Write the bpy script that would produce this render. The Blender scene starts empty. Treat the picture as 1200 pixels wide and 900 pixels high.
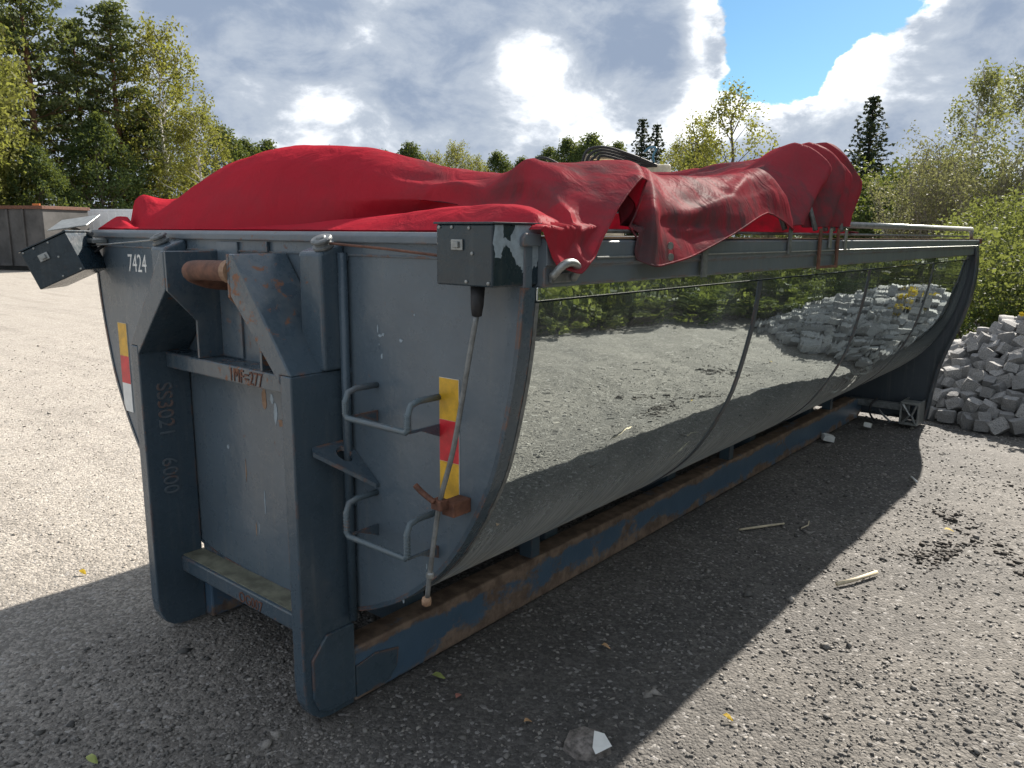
import bpy, bmesh, math, random
import numpy as np
from mathutils import Vector, Matrix, Quaternion

random.seed(7)
RNG = np.random.default_rng(11)
S = bpy.context.scene
COL = S.collection
R = math.radians

# ------------------------------------------------------------------ camera
CAM = Vector((2.5484, -1.3737, 1.637))
YAW, PITCH, ROLL = -0.6919, 0.1900, 0.0089
fwd = Vector((math.sin(YAW) * math.cos(PITCH), math.cos(YAW) * math.cos(PITCH), -math.sin(PITCH)))
rgt = Vector((math.cos(YAW), -math.sin(YAW), 0))
upv = rgt.cross(fwd)
r2 = math.cos(ROLL) * rgt + math.sin(ROLL) * upv
u2 = -math.sin(ROLL) * rgt + math.cos(ROLL) * upv
cd = bpy.data.cameras.new("camera")
cam = bpy.data.objects.new("camera", cd)
COL.objects.link(cam)
cam.matrix_world = Matrix(((r2.x, u2.x, -fwd.x, CAM.x), (r2.y, u2.y, -fwd.y, CAM.y), (r2.z, u2.z, -fwd.z, CAM.z), (0, 0, 0, 1)))
cd.sensor_width = 36.0
cd.lens = 914.0 / 1200.0 * 36.0
cd.clip_start = 0.05
cd.clip_end = 3000
S.camera = cam

# ------------------------------------------------------------------ view, sun, sky
S.view_settings.view_transform = 'Standard'
S.view_settings.look = 'None'
S.view_settings.gamma = 1
S.view_settings.use_curve_mapping = False
S.view_settings.exposure = 1.15
SUN_DIR = Vector((-0.12, 2.36, 1.63)).normalized()       # towards the sun
sd = bpy.data.lights.new("sun", 'SUN')
sd.energy = 5.0
sd.angle = R(0.6)
sd.color = (1.0, 0.93, 0.83)
sun = bpy.data.objects.new("sun", sd)
sun.rotation_euler = (-SUN_DIR).to_track_quat('-Z', 'Y').to_euler()
sun.location = (0, 0, 30)
COL.objects.link(sun)

W = bpy.data.worlds.new("World")
S.world = W
W.use_nodes = True
W.cycles.sampling_method = 'MANUAL'
W.cycles.sample_map_resolution = 512


class NT:
    """tiny node-tree helper"""
    def __init__(s, tree):
        s.t = tree
        s.n = tree.nodes
        s.l = tree.links

    def add(s, typ, ins=None, **kw):
        nd = s.n.new(typ)
        for k, v in kw.items():
            setattr(nd, k, v)
        for k, v in (ins or {}).items():
            s.put(nd.inputs[k], v)
        return nd

    def put(s, sock, v):
        if isinstance(v, bpy.types.NodeSocket):
            s.l.new(v, sock)
        elif isinstance(v, bpy.types.Node):
            s.l.new(v.outputs[0], sock)
        else:
            if sock.type == 'RGBA' and len(v) == 3:
                v = (*v, 1)
            sock.default_value = v

    def math(s, op, a, b=0.0, c=None, clamp=False):
        nd = s.n.new('ShaderNodeMath')
        nd.operation = op
        nd.use_clamp = clamp
        s.put(nd.inputs[0], a)
        s.put(nd.inputs[1], b)
        if c is not None:
            s.put(nd.inputs[2], c)
        return nd.outputs[0]

    def noise(s, vec, scale, detail=4.0, rough=0.55, dist=0.0, color=False):
        nd = s.add('ShaderNodeTexNoise', {'Scale': scale, 'Detail': detail, 'Roughness': rough, 'Distortion': dist})
        if vec is not None:
            s.put(nd.inputs['Vector'], vec)
        return nd.outputs['Color' if color else 'Fac']

    def ramp(s, fac, lo, hi):
        """smoothstep of fac between lo and hi"""
        nd = s.add('ShaderNodeMapRange', {'Value': fac, 'From Min': lo, 'From Max': hi, 'To Min': 0.0, 'To Max': 1.0})
        nd.interpolation_type = 'SMOOTHSTEP'
        return nd.outputs[0]

    def mix(s, fac, a, b, blend='MIX'):
        nd = s.n.new('ShaderNodeMix')
        nd.data_type = 'RGBA'
        nd.blend_type = blend
        s.put(nd.inputs[0], fac)
        s.put(nd.inputs[6], a)
        s.put(nd.inputs[7], b)
        return nd.outputs[2]

    def scaled(s, vec, sc, loc=(0, 0, 0)):
        nd = s.add('ShaderNodeMapping')
        s.put(nd.inputs['Vector'], vec)
        nd.inputs['Scale'].default_value = sc
        nd.inputs['Location'].default_value = loc
        return nd.outputs[0]


def build_world():
    t = NT(W.node_tree)
    t.n.clear()
    out = t.add('ShaderNodeOutputWorld')
    sky = t.add('ShaderNodeTexSky', sky_type='NISHITA')
    sky.sun_disc = False
    sky.sun_elevation = math.asin(SUN_DIR.z)
    sky.sun_rotation = math.atan2(SUN_DIR.x, SUN_DIR.y)
    sky.air_density = 1.0
    sky.dust_density = 0.25
    sky.ozone_density = 1.4
    tint = t.mix(1.0, sky.outputs[0], (0.58, 0.86, 1.0), 'MULTIPLY')
    bg_sky = t.add('ShaderNodeBackground', {'Color': tint, 'Strength': 0.052})
    tc = t.add('ShaderNodeTexCoord').outputs['Generated']
    sep = t.add('ShaderNodeSeparateXYZ', {0: tc})
    az = t.math('MULTIPLY', t.math('ARCTAN2', sep.outputs[0], sep.outputs[1]), 180 / math.pi)
    el = t.math('MULTIPLY', t.math('ARCSINE', sep.outputs[2]), 180 / math.pi)

    ae = t.add('ShaderNodeCombineXYZ', {0: az, 1: el}).outputs[0]

    def total(items, start):
        acc = start
        for a, e, sa, se, amp in items:
            q = t.add('ShaderNodeVectorMath', {0: ae, 1: (1 / sa, 1 / se, 0), 2: (-a / sa, -e / se, 0)}, operation='MULTIPLY_ADD')
            d = t.add('ShaderNodeVectorMath', {0: q.outputs[0], 1: q.outputs[0]}, operation='DOT_PRODUCT')
            g = t.math('POWER', 0.3679, d.outputs['Value'])
            acc = t.math('MULTIPLY_ADD', g, amp, acc)
        return acc
    # flattened cloud coordinates
    n1 = t.noise(t.scaled(tc, (1.0, 1.0, 2.0)), 5.0, 7.0, 0.58, 0.15)
    n2 = t.noise(t.scaled(tc, (1, 1, 1.8), (3.1, 1.7, 0.4)), 9.5, 8.0, 0.60, 0.2)
    cover = total(COVER, t.math('MULTIPLY_ADD', n1, 1.9, -0.20))
    mask = t.ramp(cover, 0.60, 0.68)
    lit = total(LIT, t.math('MULTIPLY_ADD', n2, 2.3, -0.88))
    edge = t.math('SUBTRACT', 1.0, t.ramp(cover, 0.66, 0.90))      # thin edges glow against the light
    litf = t.math('MULTIPLY_ADD', edge, 0.45, lit)
    c1 = t.mix(t.ramp(litf, -0.15, 0.45), (0.128, 0.160, 0.216), (0.215, 0.242, 0.282))
    c2 = t.mix(t.ramp(litf, 0.35, 1.0), c1, (0.60, 0.61, 0.62))
    bg_c = t.add('ShaderNodeBackground', {'Color': c2, 'Strength': 1.12})
    mx = t.add('ShaderNodeMixShader', {0: mask, 1: bg_sky.outputs[0], 2: bg_c.outputs[0]})
    t.l.new(mx.outputs[0], out.inputs[0])


# (azimuth, elevation, half-widths, amount): where cloud is thick or missing, bright or dark
COVER = [(-20.3, 14.8, 4.4, 3.4, -0.95), (-22.2, 11.3, 2.6, 2.4, -0.60), (-62, 9, 20, 10, 0.45), (-37, 8, 9, 9, 0.40), (-17.0, 10.2, 2.0, 2.4, 0.50), (-10.5, 8, 5.0, 9, 0.45), (-23, 4.8, 9, 3.0, 0.60)]
LIT = [(-38.5, 11.5, 3.0, 3.2, 0.42), (-35.0, 7.6, 3.2, 3.0, 0.50), (-31.0, 6.2, 3.6, 2.0, 0.45), (-17.6, 10.6, 2.3, 2.0, 0.95), (-27.2, 13.0, 1.2, 3.5, 0.6), (-25.5, 7.6, 3.0, 1.5, 0.75), (-52, 8.0, 5, 2.0, 0.42), (-56, 5.5, 4, 1.8, 0.3), (-46.5, 6.2, 3, 1.4, 0.3), (-58, 13.5, 13, 3.8, -0.15), (-31.5, 13.5, 3.6, 2.6, -0.35), (-46, 9.0, 3.5, 2.5, -0.3), (-43, 3.6, 9, 1.8, -0.35), (-10, 9, 4, 5, -0.15), (-20, 4.6, 5, 1.2, -0.45)]
build_world()


# ------------------------------------------------------------------ mesh helpers
def tag(o, label, cat, group=None):
    o['label'] = label
    o['category'] = cat
    if group:
        o['group'] = group
    return o


def thing(name, label, cat, loc=(0, 0, 0), group=None):
    o = bpy.data.objects.new(name, None)
    o.empty_display_size = 0.2
    COL.objects.link(o)
    o.location = loc
    return tag(o, label, cat, group)


class MB:
    def __init__(s):
        s.v = []
        s.f = []

    def add(s, vs, fs):
        b = len(s.v)
        s.v += [tuple(p) for p in vs]
        s.f += [tuple(i + b for i in f) for f in fs]
        return s

    def box(s, a, b, M=None):
        x0, y0, z0 = a
        x1, y1, z1 = b
        vs = [Vector(p) for p in ((x0, y0, z0), (x1, y0, z0), (x1, y1, z0), (x0, y1, z0), (x0, y0, z1), (x1, y0, z1), (x1, y1, z1), (x0, y1, z1))]
        if M is not None:
            vs = [M @ p for p in vs]
        return s.add(vs, [(0, 3, 2, 1), (4, 5, 6, 7), (0, 1, 5, 4), (1, 2, 6, 5), (2, 3, 7, 6), (3, 0, 4, 7)])

    def prism(s, poly, ax, a, b):
        """poly: 2-d points in the two axes other than ax (in xyz order), extruded from a to b along ax"""
        def P(p, h):
            q = list(p)
            q.insert(ax, h)
            return q
        n = len(poly)
        area = sum(poly[i][0] * poly[(i + 1) % n][1] - poly[(i + 1) % n][0] * poly[i][1] for i in range(n))
        if (area < 0) != (ax == 1):
            poly = poly[::-1]
        vs = [P(p, a) for p in poly] + [P(p, b) for p in poly]
        fs = [tuple(range(n - 1, -1, -1)), tuple(range(n, 2 * n))]
        fs += [(i, (i + 1) % n, n + (i + 1) % n, n + i) for i in range(n)]
        return s.add(vs, fs)

    def tube(s, path, r, n=10, cap=True):
        path = [Vector([float(q) for q in p]) for p in path]
        rs = [float(q) for q in r] if isinstance(r, (list, tuple)) else [float(r)] * len(path)
        t0 = (path[1] - path[0]).normalized()
        nrm = t0.orthogonal().normalized()
        rings = []
        for i, p in enumerate(path):
            if i == 0:
                t = path[1] - path[0]
            elif i == len(path) - 1:
                t = path[-1] - path[-2]
            else:
                t = (path[i + 1] - path[i]).normalized() + (path[i] - path[i - 1]).normalized()
            t.normalize()
            nrm = (nrm - t * nrm.dot(t)).normalized()
            bi = t.cross(nrm)
            rings.append([p + rs[i] * (math.cos(2 * math.pi * k / n) * nrm + math.sin(2 * math.pi * k / n) * bi) for k in range(n)])
        vs = [q for rg in rings for q in rg]
        fs = []
        for i in range(len(path) - 1):
            for k in range(n):
                fs.append((i * n + k, i * n + (k + 1) % n, (i + 1) * n + (k + 1) % n, (i + 1) * n + k))
        if cap:
            fs.append(tuple(range(n - 1, -1, -1)))
            fs.append(tuple((len(path) - 1) * n + k for k in range(n)))
        return s.add(vs, fs)

    def lathe(s, prof, c, axis=(0, 0, 1), n=20):
        """prof: (radius, height) pairs round axis through c"""
        q = Vector(axis).normalized().to_track_quat('Z', 'Y')
        vs = []
        for r, h in prof:
            for k in range(n):
                a = 2 * math.pi * k / n
                vs.append(Vector(c) + q @ Vector((r * math.cos(a), r * math.sin(a), h)))
        fs = []
        for i in range(len(prof) - 1):
            for k in range(n):
                fs.append((i * n + k, i * n + (k + 1) % n, (i + 1) * n + (k + 1) % n, (i + 1) * n + k))
        fs.append(tuple(range(n - 1, -1, -1)))
        fs.append(tuple((len(prof) - 1) * n + k for k in range(n)))
        return s.add(vs, fs)

    def mesh(s, name):
        m = bpy.data.meshes.new(name)
        m.from_pydata(s.v, [], s.f)
        m.update()
        return m

    def build(s, name, mat, parent=None, bevel=0.0, smooth=False, seg=2):
        m = s.mesh(name)
        m.materials.append(mat)
        o = bpy.data.objects.new(name, m)
        COL.objects.link(o)
        if parent is not None:
            o.parent = parent
            o.matrix_parent_inverse = Matrix.Identity(4)
        if smooth:
            m.polygons.foreach_set('use_smooth', [True] * len(m.polygons))
        if bevel:
            b = o.modifiers.new('bevel', 'BEVEL')
            b.width = bevel
            b.segments = seg
            b.limit_method = 'ANGLE'
            b.angle_limit = R(28)
        return o


def np_mesh(name, verts, faces, mat, smooth=False):
    """verts (n,3), faces (m,k) arrays"""
    m = bpy.data.meshes.new(name)
    verts = np.asarray(verts, dtype=np.float32)
    faces = np.asarray(faces, dtype=np.int32)
    k = faces.shape[1]
    m.vertices.add(len(verts))
    m.vertices.foreach_set('co', verts.ravel())
    m.loops.add(faces.size)
    m.loops.foreach_set('vertex_index', faces.ravel())
    m.polygons.add(len(faces))
    m.polygons.foreach_set('loop_start', np.arange(0, faces.size, k, dtype=np.int32))
    m.polygons.foreach_set('loop_total', np.full(len(faces), k, dtype=np.int32))
    if smooth:
        m.polygons.foreach_set('use_smooth', np.ones(len(faces), dtype=bool))
    m.update(calc_edges=True)
    m.materials.append(mat)
    return m


def obj(name, mesh, parent=None, loc=(0, 0, 0)):
    o = bpy.data.objects.new(name, mesh)
    COL.objects.link(o)
    o.location = loc
    if parent is not None:
        o.parent = parent
    return o


def text_part(txt, size, depth, mat, parent, M, name='lettering', sx=1.0):
    c = bpy.data.curves.new('txt', 'FONT')
    c.body = txt
    c.size = size
    c.extrude = depth
    c.align_x = 'LEFT'
    to = bpy.data.objects.new('txt', c)
    COL.objects.link(to)
    dg = bpy.context.evaluated_depsgraph_get()
    me = bpy.data.meshes.new_from_object(to.evaluated_get(dg))
    bpy.data.objects.remove(to)
    bpy.data.curves.remove(c)
    me.transform(M @ Matrix.Diagonal((sx, 1, 1, 1)))
    me.materials.clear()
    me.materials.append(mat)
    return obj(name, me, parent)


def wave(p, scale, seed, octs=3):
    """cheap smooth noise, about -1..1, on (n,2) or (n,3) arrays"""
    r = np.random.default_rng(seed)
    p = np.asarray(p, dtype=float)
    out = np.zeros(len(p))
    amp, tot = 1.0, 0.0
    for o in range(octs):
        for k in range(4):
            d = r.normal(size=p.shape[1])
            d /= np.linalg.norm(d)
            out += amp * np.sin(p @ d * scale * (0.7 + 0.6 * r.random()) + r.random() * 6.28 + 1.3 * np.sin(p @ r.normal(size=p.shape[1]) * scale * 0.5 + r.random() * 6))
        tot += amp * 2.2
        amp *= 0.5
        scale *= 2.1
    return out / tot


# ------------------------------------------------------------------ materials
def new_mat(name):
    m = bpy.data.materials.new(name)
    m.use_nodes = True
    t = NT(m.node_tree)
    b = t.n['Principled BSDF']
    return m, t, b


def pos(t):
    return t.add('ShaderNodeNewGeometry').outputs['Position']


def bump(t, b, h, strength=0.3, dist=0.01):
    nd = t.add('ShaderNodeBump', {'Height': h, 'Strength': strength, 'Distance': dist})
    t.l.new(nd.outputs[0], b.inputs['Normal'])
    return nd


def paint(name, col, rough=0.38, rust=0.5, dust=0.5, scratch=True):
    m, t, b = new_mat(name)
    p = pos(t)
    n_big = t.noise(p, 2.2, 5, 0.6)
    n_mid = t.noise(p, 14, 6, 0.65)
    n_fine = t.noise(p, 90, 3, 0.6)
    streak = t.noise(t.scaled(p, (30, 30, 1.6)), 1.0, 5, 0.6)
    dark = tuple(c * 0.72 for c in col)
    lite = tuple(c * 1.25 + 0.01 for c in col)
    c = t.mix(n_big, dark, lite)
    c = t.mix(t.math('MULTIPLY', t.ramp(streak, 0.52, 0.75), 0.35 * dust), c, (0.20, 0.20, 0.185))
    c = t.mix(t.math('MULTIPLY', t.ramp(n_mid, 0.58, 0.8), 0.4 * dust), c, (0.17, 0.17, 0.16))
    if scratch:
        sc = t.noise(t.scaled(p, (9, 9, 30)), 2.2, 8, 0.75, 1.2)
        sm = t.math('MULTIPLY', t.ramp(sc, 0.745, 0.765), t.ramp(n_fine, 0.4, 0.6))
        c = t.mix(t.math('MULTIPLY', sm, 0.7), c, (0.42, 0.42, 0.40))
    if rust:
        bev = t.add('ShaderNodeBevel', samples=4)
        bev.inputs['Radius'].default_value = 0.016
        geo = t.add('ShaderNodeNewGeometry')
        dt = t.add('ShaderNodeVectorMath', {0: bev.outputs[0], 1: geo.outputs['Normal']}, operation='DOT_PRODUCT')
        e = t.ramp(t.math('SUBTRACT', 1.0, dt.outputs['Value']), 0.02, 0.16)
        en = t.ramp(t.noise(p, 9, 7, 0.72), 0.50, 0.57)
        spots = t.ramp(t.noise(p, 7, 9, 0.74), 0.715, 0.735)
        rmask = t.math('MAXIMUM', t.math('MULTIPLY', e, en), spots)
        # scuffed by the lifting hook round the hook pocket
        dv = t.add('ShaderNodeVectorMath', {0: p, 1: (0.10, 0.0, 1.36)}, operation='DISTANCE')
        near = t.math('SUBTRACT', 1.0, t.ramp(dv.outputs['Value'], 0.10, 0.46))
        sc2 = t.noise(p, 21, 8, 0.72, 0.5)
        rmask = t.math('MAXIMUM', rmask, t.ramp(t.math('MULTIPLY_ADD', near, 0.17, sc2), 0.66, 0.69))
        c = t.mix(t.math('MULTIPLY', near, t.math('MULTIPLY', t.ramp(n_mid, 0.42, 0.66), 0.45)), c, (0.24, 0.24, 0.22))
        rcol = t.mix(n_fine, (0.13, 0.045, 0.02), (0.30, 0.14, 0.07))
        c = t.mix(t.math('MULTIPLY', rmask, rust, clamp=True), c, rcol)
        rg = t.math('ADD', t.math('MULTIPLY', rmask, 0.4), t.math('ADD', rough - 0.1, t.math('MULTIPLY', n_mid, 0.22)))
    else:
        rg = t.math('ADD', rough - 0.1, t.math('MULTIPLY', n_mid, 0.22))
    t.put(b.inputs['Base Color'], c)
    t.put(b.inputs['Roughness'], rg)
    h = t.math('ADD', t.math('MULTIPLY', n_big, 2.0), t.math('MULTIPLY', n_fine, 0.05))
    bump(t, b, h, 0.4, 0.013)
    return m


def simple(name, col, rough=0.5, metal=0.0, var=0.25, scale=25, bumpy=0.15, bscale=60):
    m, t, b = new_mat(name)
    p = pos(t)
    n = t.noise(p, scale, 6, 0.65)
    t.put(b.inputs['Base Color'], t.mix(t.ramp(n, 0.3, 0.7), tuple(c * (1 - var) for c in col), tuple(min(1, c * (1 + var)) for c in col)))
    t.put(b.inputs['Roughness'], t.math('ADD', rough - 0.08, t.math('MULTIPLY', n, 0.16)))
    b.inputs['Metallic'].default_value = metal
    if bumpy:
        bump(t, b, t.noise(p, bscale, 5, 0.6), bumpy, 0.004)
    return m


PAINT = paint('slate_paint', (0.054, 0.082, 0.106), 0.27, 0.95, 0.7)
PAINT_CLEAN = paint('slate_paint_clean', (0.050, 0.078, 0.102), 0.30, 0.35, 0.4)
PAINT_RIM = paint('rim_paint', (0.12, 0.145, 0.165), 0.4, 0.9, 0.9)
PAINT_WALL = paint('wall_paint', (0.094, 0.125, 0.152), 0.28, 0.5, 0.6)
PAINT_REAR = paint('rear_paint', (0.05, 0.062, 0.075), 0.45, 0.4, 0.6)
BLACK_PAINT = paint('black_paint', (0.011, 0.026, 0.037), 0.26, 0.1, 0.3, False)
BLACK = simple('black_rubber', (0.018, 0.018, 0.02), 0.6)
GALV = simple('galvanised', (0.30, 0.31, 0.30), 0.42, 0.6, 0.2, 40)
GALV_D = simple('galvanised_dull', (0.20, 0.21, 0.21), 0.5, 0.5, 0.3, 30)
WHITE = simple('white_vinyl', (0.75, 0.75, 0.72), 0.5, 0, 0.06)
YELLOW = simple('reflective_yellow', (0.62, 0.35, 0.02), 0.4, 0, 0.28, 14, 0)
RED_T = simple('reflective_red', (0.55, 0.02, 0.03), 0.4, 0, 0.25, 14, 0)
CHIP = simple('bare_primer', (0.30, 0.36, 0.40), 0.55, 0.1, 0.2, 40)
CREAM = simple('cream_paint', (0.52, 0.45, 0.33), 0.5, 0, 0.2, 12)
WOOD = simple('bleached_wood', (0.55, 0.47, 0.33), 0.7, 0, 0.2, 40)
BARK = simple('bark', (0.10, 0.08, 0.065), 0.9, 0, 0.4, 8, 0.6, 20)
PINE_BARK = simple('pine_bark', (0.17, 0.085, 0.05), 0.9, 0, 0.4, 6, 0.6, 20)


def mat_rust(name, a, bcol, rough=0.75):
    m, t, b = new_mat(name)
    p = pos(t)
    n = t.noise(p, 22, 8, 0.7)
    t.put(b.inputs['Base Color'], t.mix(t.ramp(n, 0.3, 0.7), a, bcol))
    b.inputs['Roughness'].default_value = rough
    bump(t, b, t.noise(p, 70, 6, 0.7), 0.5, 0.004)
    return m


RUST = mat_rust('rust', (0.075, 0.032, 0.020), (0.20, 0.085, 0.05))
RUST_L = mat_rust('rust_light', (0.22, 0.12, 0.07), (0.42, 0.27, 0.17))


def mat_rail():
    m, t, b = new_mat('rail_worn_paint')
    p = pos(t)
    n = t.noise(t.scaled(p, (1, 0.6, 1)), 5.5, 10, 0.72, 0.3)
    fine = t.noise(p, 45, 6, 0.7)
    sep = t.add('ShaderNodeSeparateXYZ', {0: p})
    # scraped and rusty along the lower edge and on the top face, blue paint left in between and further back
    low = t.math('SUBTRACT', 1.0, t.ramp(sep.outputs[2], 0.01, 0.10))
    top = t.ramp(sep.outputs[2], 0.15, 0.20)
    back = t.ramp(sep.outputs[1], 0.3, 3.2)
    w = t.math('ADD', t.math('MULTIPLY', low, 0.16), t.math('MULTIPLY', top, 0.2))
    w = t.math('ADD', w, t.math('MULTIPLY', back, -0.10))
    front = t.math('SUBTRACT', 1.0, t.ramp(sep.outputs[1], 0.25, 0.8))
    w = t.math('ADD', w, t.math('MULTIPLY', front, -0.13))
    w = t.math('ADD', w, n)
    w = t.math('ADD', w, t.math('MULTIPLY', fine, 0.22))
    mk = t.ramp(w, 0.56, 0.67)
    brown = t.mix(t.ramp(t.noise(p, 16, 7, 0.62), .3, .7), (0.13, 0.085, 0.062), (0.29, 0.205, 0.15))
    blue = t.mix(t.noise(p, 9, 5), (0.055, 0.10, 0.155), (0.10, 0.16, 0.225))
    t.put(b.inputs['Base Color'], t.mix(mk, blue, brown))
    t.put(b.inputs['Roughness'], t.math('ADD', 0.38, t.math('MULTIPLY', mk, 0.3)))
    bump(t, b, t.math('ADD', fine, t.math('MULTIPLY', mk, 0.4)), 0.35, 0.004)
    return m


RAIL = mat_rail()


def mat_cladding():
    m, t, b = new_mat('polished_steel')
    p = pos(t)
    sep = t.add('ShaderNodeSeparateXYZ', {0: p})
    br = t.noise(t.scaled(p, (2.0, 30, 2.0)), 2.0, 6, 0.65, 0.4)     # wiping marks running round the bowl
    spots = t.noise(p, 38, 6, 0.7)
    soft = t.noise(p, 3.2, 4, 0.5)
    low = t.math('SUBTRACT', 1.0, t.ramp(sep.outputs[2], 0.42, 0.92))
    d = t.math('MULTIPLY', low, t.math('ADD', 0.40, t.math('MULTIPLY', t.ramp(br, 0.35, 0.75), 0.45)))
    d = t.math('ADD', d, t.math('MULTIPLY', t.ramp(spots, 0.66, 0.74), 0.10))
    d = t.math('ADD', d, t.math('MULTIPLY_ADD', t.ramp(soft, 0.4, 0.8), 0.10, 0.05), clamp=True)
    met = t.add('ShaderNodeBsdfGlossy', {'Color': (0.80, 0.88, 0.86), 'Roughness': 0.022})
    dus = t.add('ShaderNodeBsdfPrincipled', {'Base Color': (0.62, 0.66, 0.68), 'Roughness': 0.5, 'Metallic': 0.0})
    wv = t.math('ADD', t.math('MULTIPLY', t.noise(p, 1.5, 2, 0.5), 1.0), t.math('MULTIPLY', t.noise(p, 5, 3, 0.5), 0.16))
    nb = t.add('ShaderNodeBump', {'Height': wv, 'Strength': 0.22, 'Distance': 0.03})
    t.l.new(nb.outputs[0], met.inputs['Normal'])
    mx = t.add('ShaderNodeMixShader', {0: d, 1: met.outputs[0], 2: dus.outputs[0]})
    t.l.new(mx.outputs[0], t.n['Material Output'].inputs[0])
    t.n.remove(b)
    return m


CLAD = mat_cladding()


def mat_tarp():
    m, t, b = new_mat('red_tarp')
    p = pos(t)
    n1 = t.noise(p, 3.2, 7, 0.66, 0.5)
    n2 = t.noise(t.scaled(p, (1, 2.2, 1)), 6, 8, 0.68, 0.6)
    n3 = t.noise(p, 1.1, 3, 0.5)
    sep = t.add('ShaderNodeSeparateXYZ', {0: p})
    worn = t.ramp(t.math('ADD', sep.outputs[1], t.math('MULTIPLY', sep.outputs[0], 0.35)), 0.55, 1.1)
    dirt = t.math('MULTIPLY', t.ramp(t.math('ADD', t.math('MULTIPLY', n1, 0.6), t.math('MULTIPLY', n2, 0.5)), 0.47, 0.72), t.math('ADD', 0.16, t.math('MULTIPLY', worn, 0.74)))
    col = t.mix(n3, (0.40, 0.017, 0.032), (0.57, 0.032, 0.050))
    col = t.mix(t.math('MULTIPLY', worn, 0.60), col, (0.19, 0.050, 0.060))
    col = t.mix(dirt, col, (0.085, 0.066, 0.068))
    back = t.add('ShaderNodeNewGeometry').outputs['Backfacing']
    col = t.mix(t.math('MULTIPLY', back, 0.85), col, (0.050, 0.020, 0.026))      # underside mixed much darker
    h = t.math('ADD', t.math('MULTIPLY', t.noise(t.scaled(p, (1, 1, 0.5)), 9, 4, 0.55, 0.8), 1.0), t.math('MULTIPLY', t.noise(p, 30, 4, 0.6), 0.12))
    nb = t.add('ShaderNodeBump', {'Height': h, 'Strength': 0.6, 'Distance': 0.02})
    df = t.add('ShaderNodeBsdfDiffuse', {'Color': col, 'Roughness': 0.4, 'Normal': nb.outputs[0]})
    gl = t.add('ShaderNodeBsdfGlossy', {'Color': (1, 1, 1), 'Roughness': 0.5, 'Normal': nb.outputs[0]})
    b = t.add('ShaderNodeMixShader', {0: 0.010, 1: df.outputs[0], 2: gl.outputs[0]})
    tr = t.add('ShaderNodeBsdfTranslucent', {'Color': t.mix(dirt, (0.45, 0.010, 0.030), (0.05, 0.02, 0.02))})
    mx = t.add('ShaderNodeMixShader', {0: 0.12, 1: b.outputs[0], 2: tr.outputs[0]})
    t.l.new(mx.outputs[0], t.n['Material Output'].inputs[0])
    return m


TARP = mat_tarp()


def mat_leaf(name, a, bcol, trans=0.35, hue=None):
    m, t, b = new_mat(name)
    p = pos(t)
    oi = t.add('ShaderNodeObjectInfo')
    n = t.noise(p, 0.9, 4, 0.6)
    n2 = t.noise(p, 9.0, 3, 0.6)
    c = t.mix(t.ramp(t.math('ADD', t.math('MULTIPLY', n, 0.55), t.math('MULTIPLY', n2, 0.45)), 0.32, 0.68), a, bcol)
    if hue:
        c = t.mix(t.ramp(t.noise(p, 2.1, 5, 0.7), 0.66, 0.74), c, hue)
    c = t.mix(t.math('MULTIPLY', oi.outputs['Random'], 0.25), c, tuple(x * 0.6 for x in a))
    t.put(b.inputs['Base Color'], c)
    b.inputs['Roughness'].default_value = 0.6
    b.inputs['Specular IOR Level'].default_value = 0.12
    tr = t.add('ShaderNodeBsdfTranslucent', {'Color': t.mix(0.5, c, (0.25, 0.28, 0.03))})
    mx = t.add('ShaderNodeMixShader', {0: trans, 1: b.outputs[0], 2: tr.outputs[0]})
    t.l.new(mx.outputs[0], t.n['Material Output'].inputs[0])
    return m


L_DECID = mat_leaf('leaf_olive', (0.11, 0.125, 0.040), (0.29, 0.28, 0.10), 0.5, (0.32, 0.22, 0.03))
L_BIRCH = mat_leaf('leaf_birch', (0.125, 0.130, 0.036), (0.30, 0.27, 0.08), 0.5, (0.34, 0.24, 0.03))
L_PALE = mat_leaf('leaf_pale', (0.11, 0.12, 0.065), (0.24, 0.235, 0.135), 0.45)
L_DARK = mat_leaf('leaf_dark', (0.032, 0.060, 0.026), (0.090, 0.125, 0.050), 0.35)
L_PINE = mat_leaf('needle_pine', (0.055, 0.080, 0.040), (0.145, 0.170, 0.080), 0.35)
L_SPRUCE = mat_leaf('needle_spruce', (0.014, 0.026, 0.018), (0.035, 0.055, 0.032), 0.1)
L_BUSH = mat_leaf('leaf_bush', (0.060, 0.085, 0.036), (0.165, 0.185, 0.090), 0.45)
L_DRY = mat_leaf('twig_dry', (0.13, 0.125, 0.085), (0.25, 0.23, 0.16), 0.35)
L_YELLOW = mat_leaf('leaf_yellow', (0.42, 0.27, 0.02), (0.60, 0.42, 0.04), 0.4)


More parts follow.
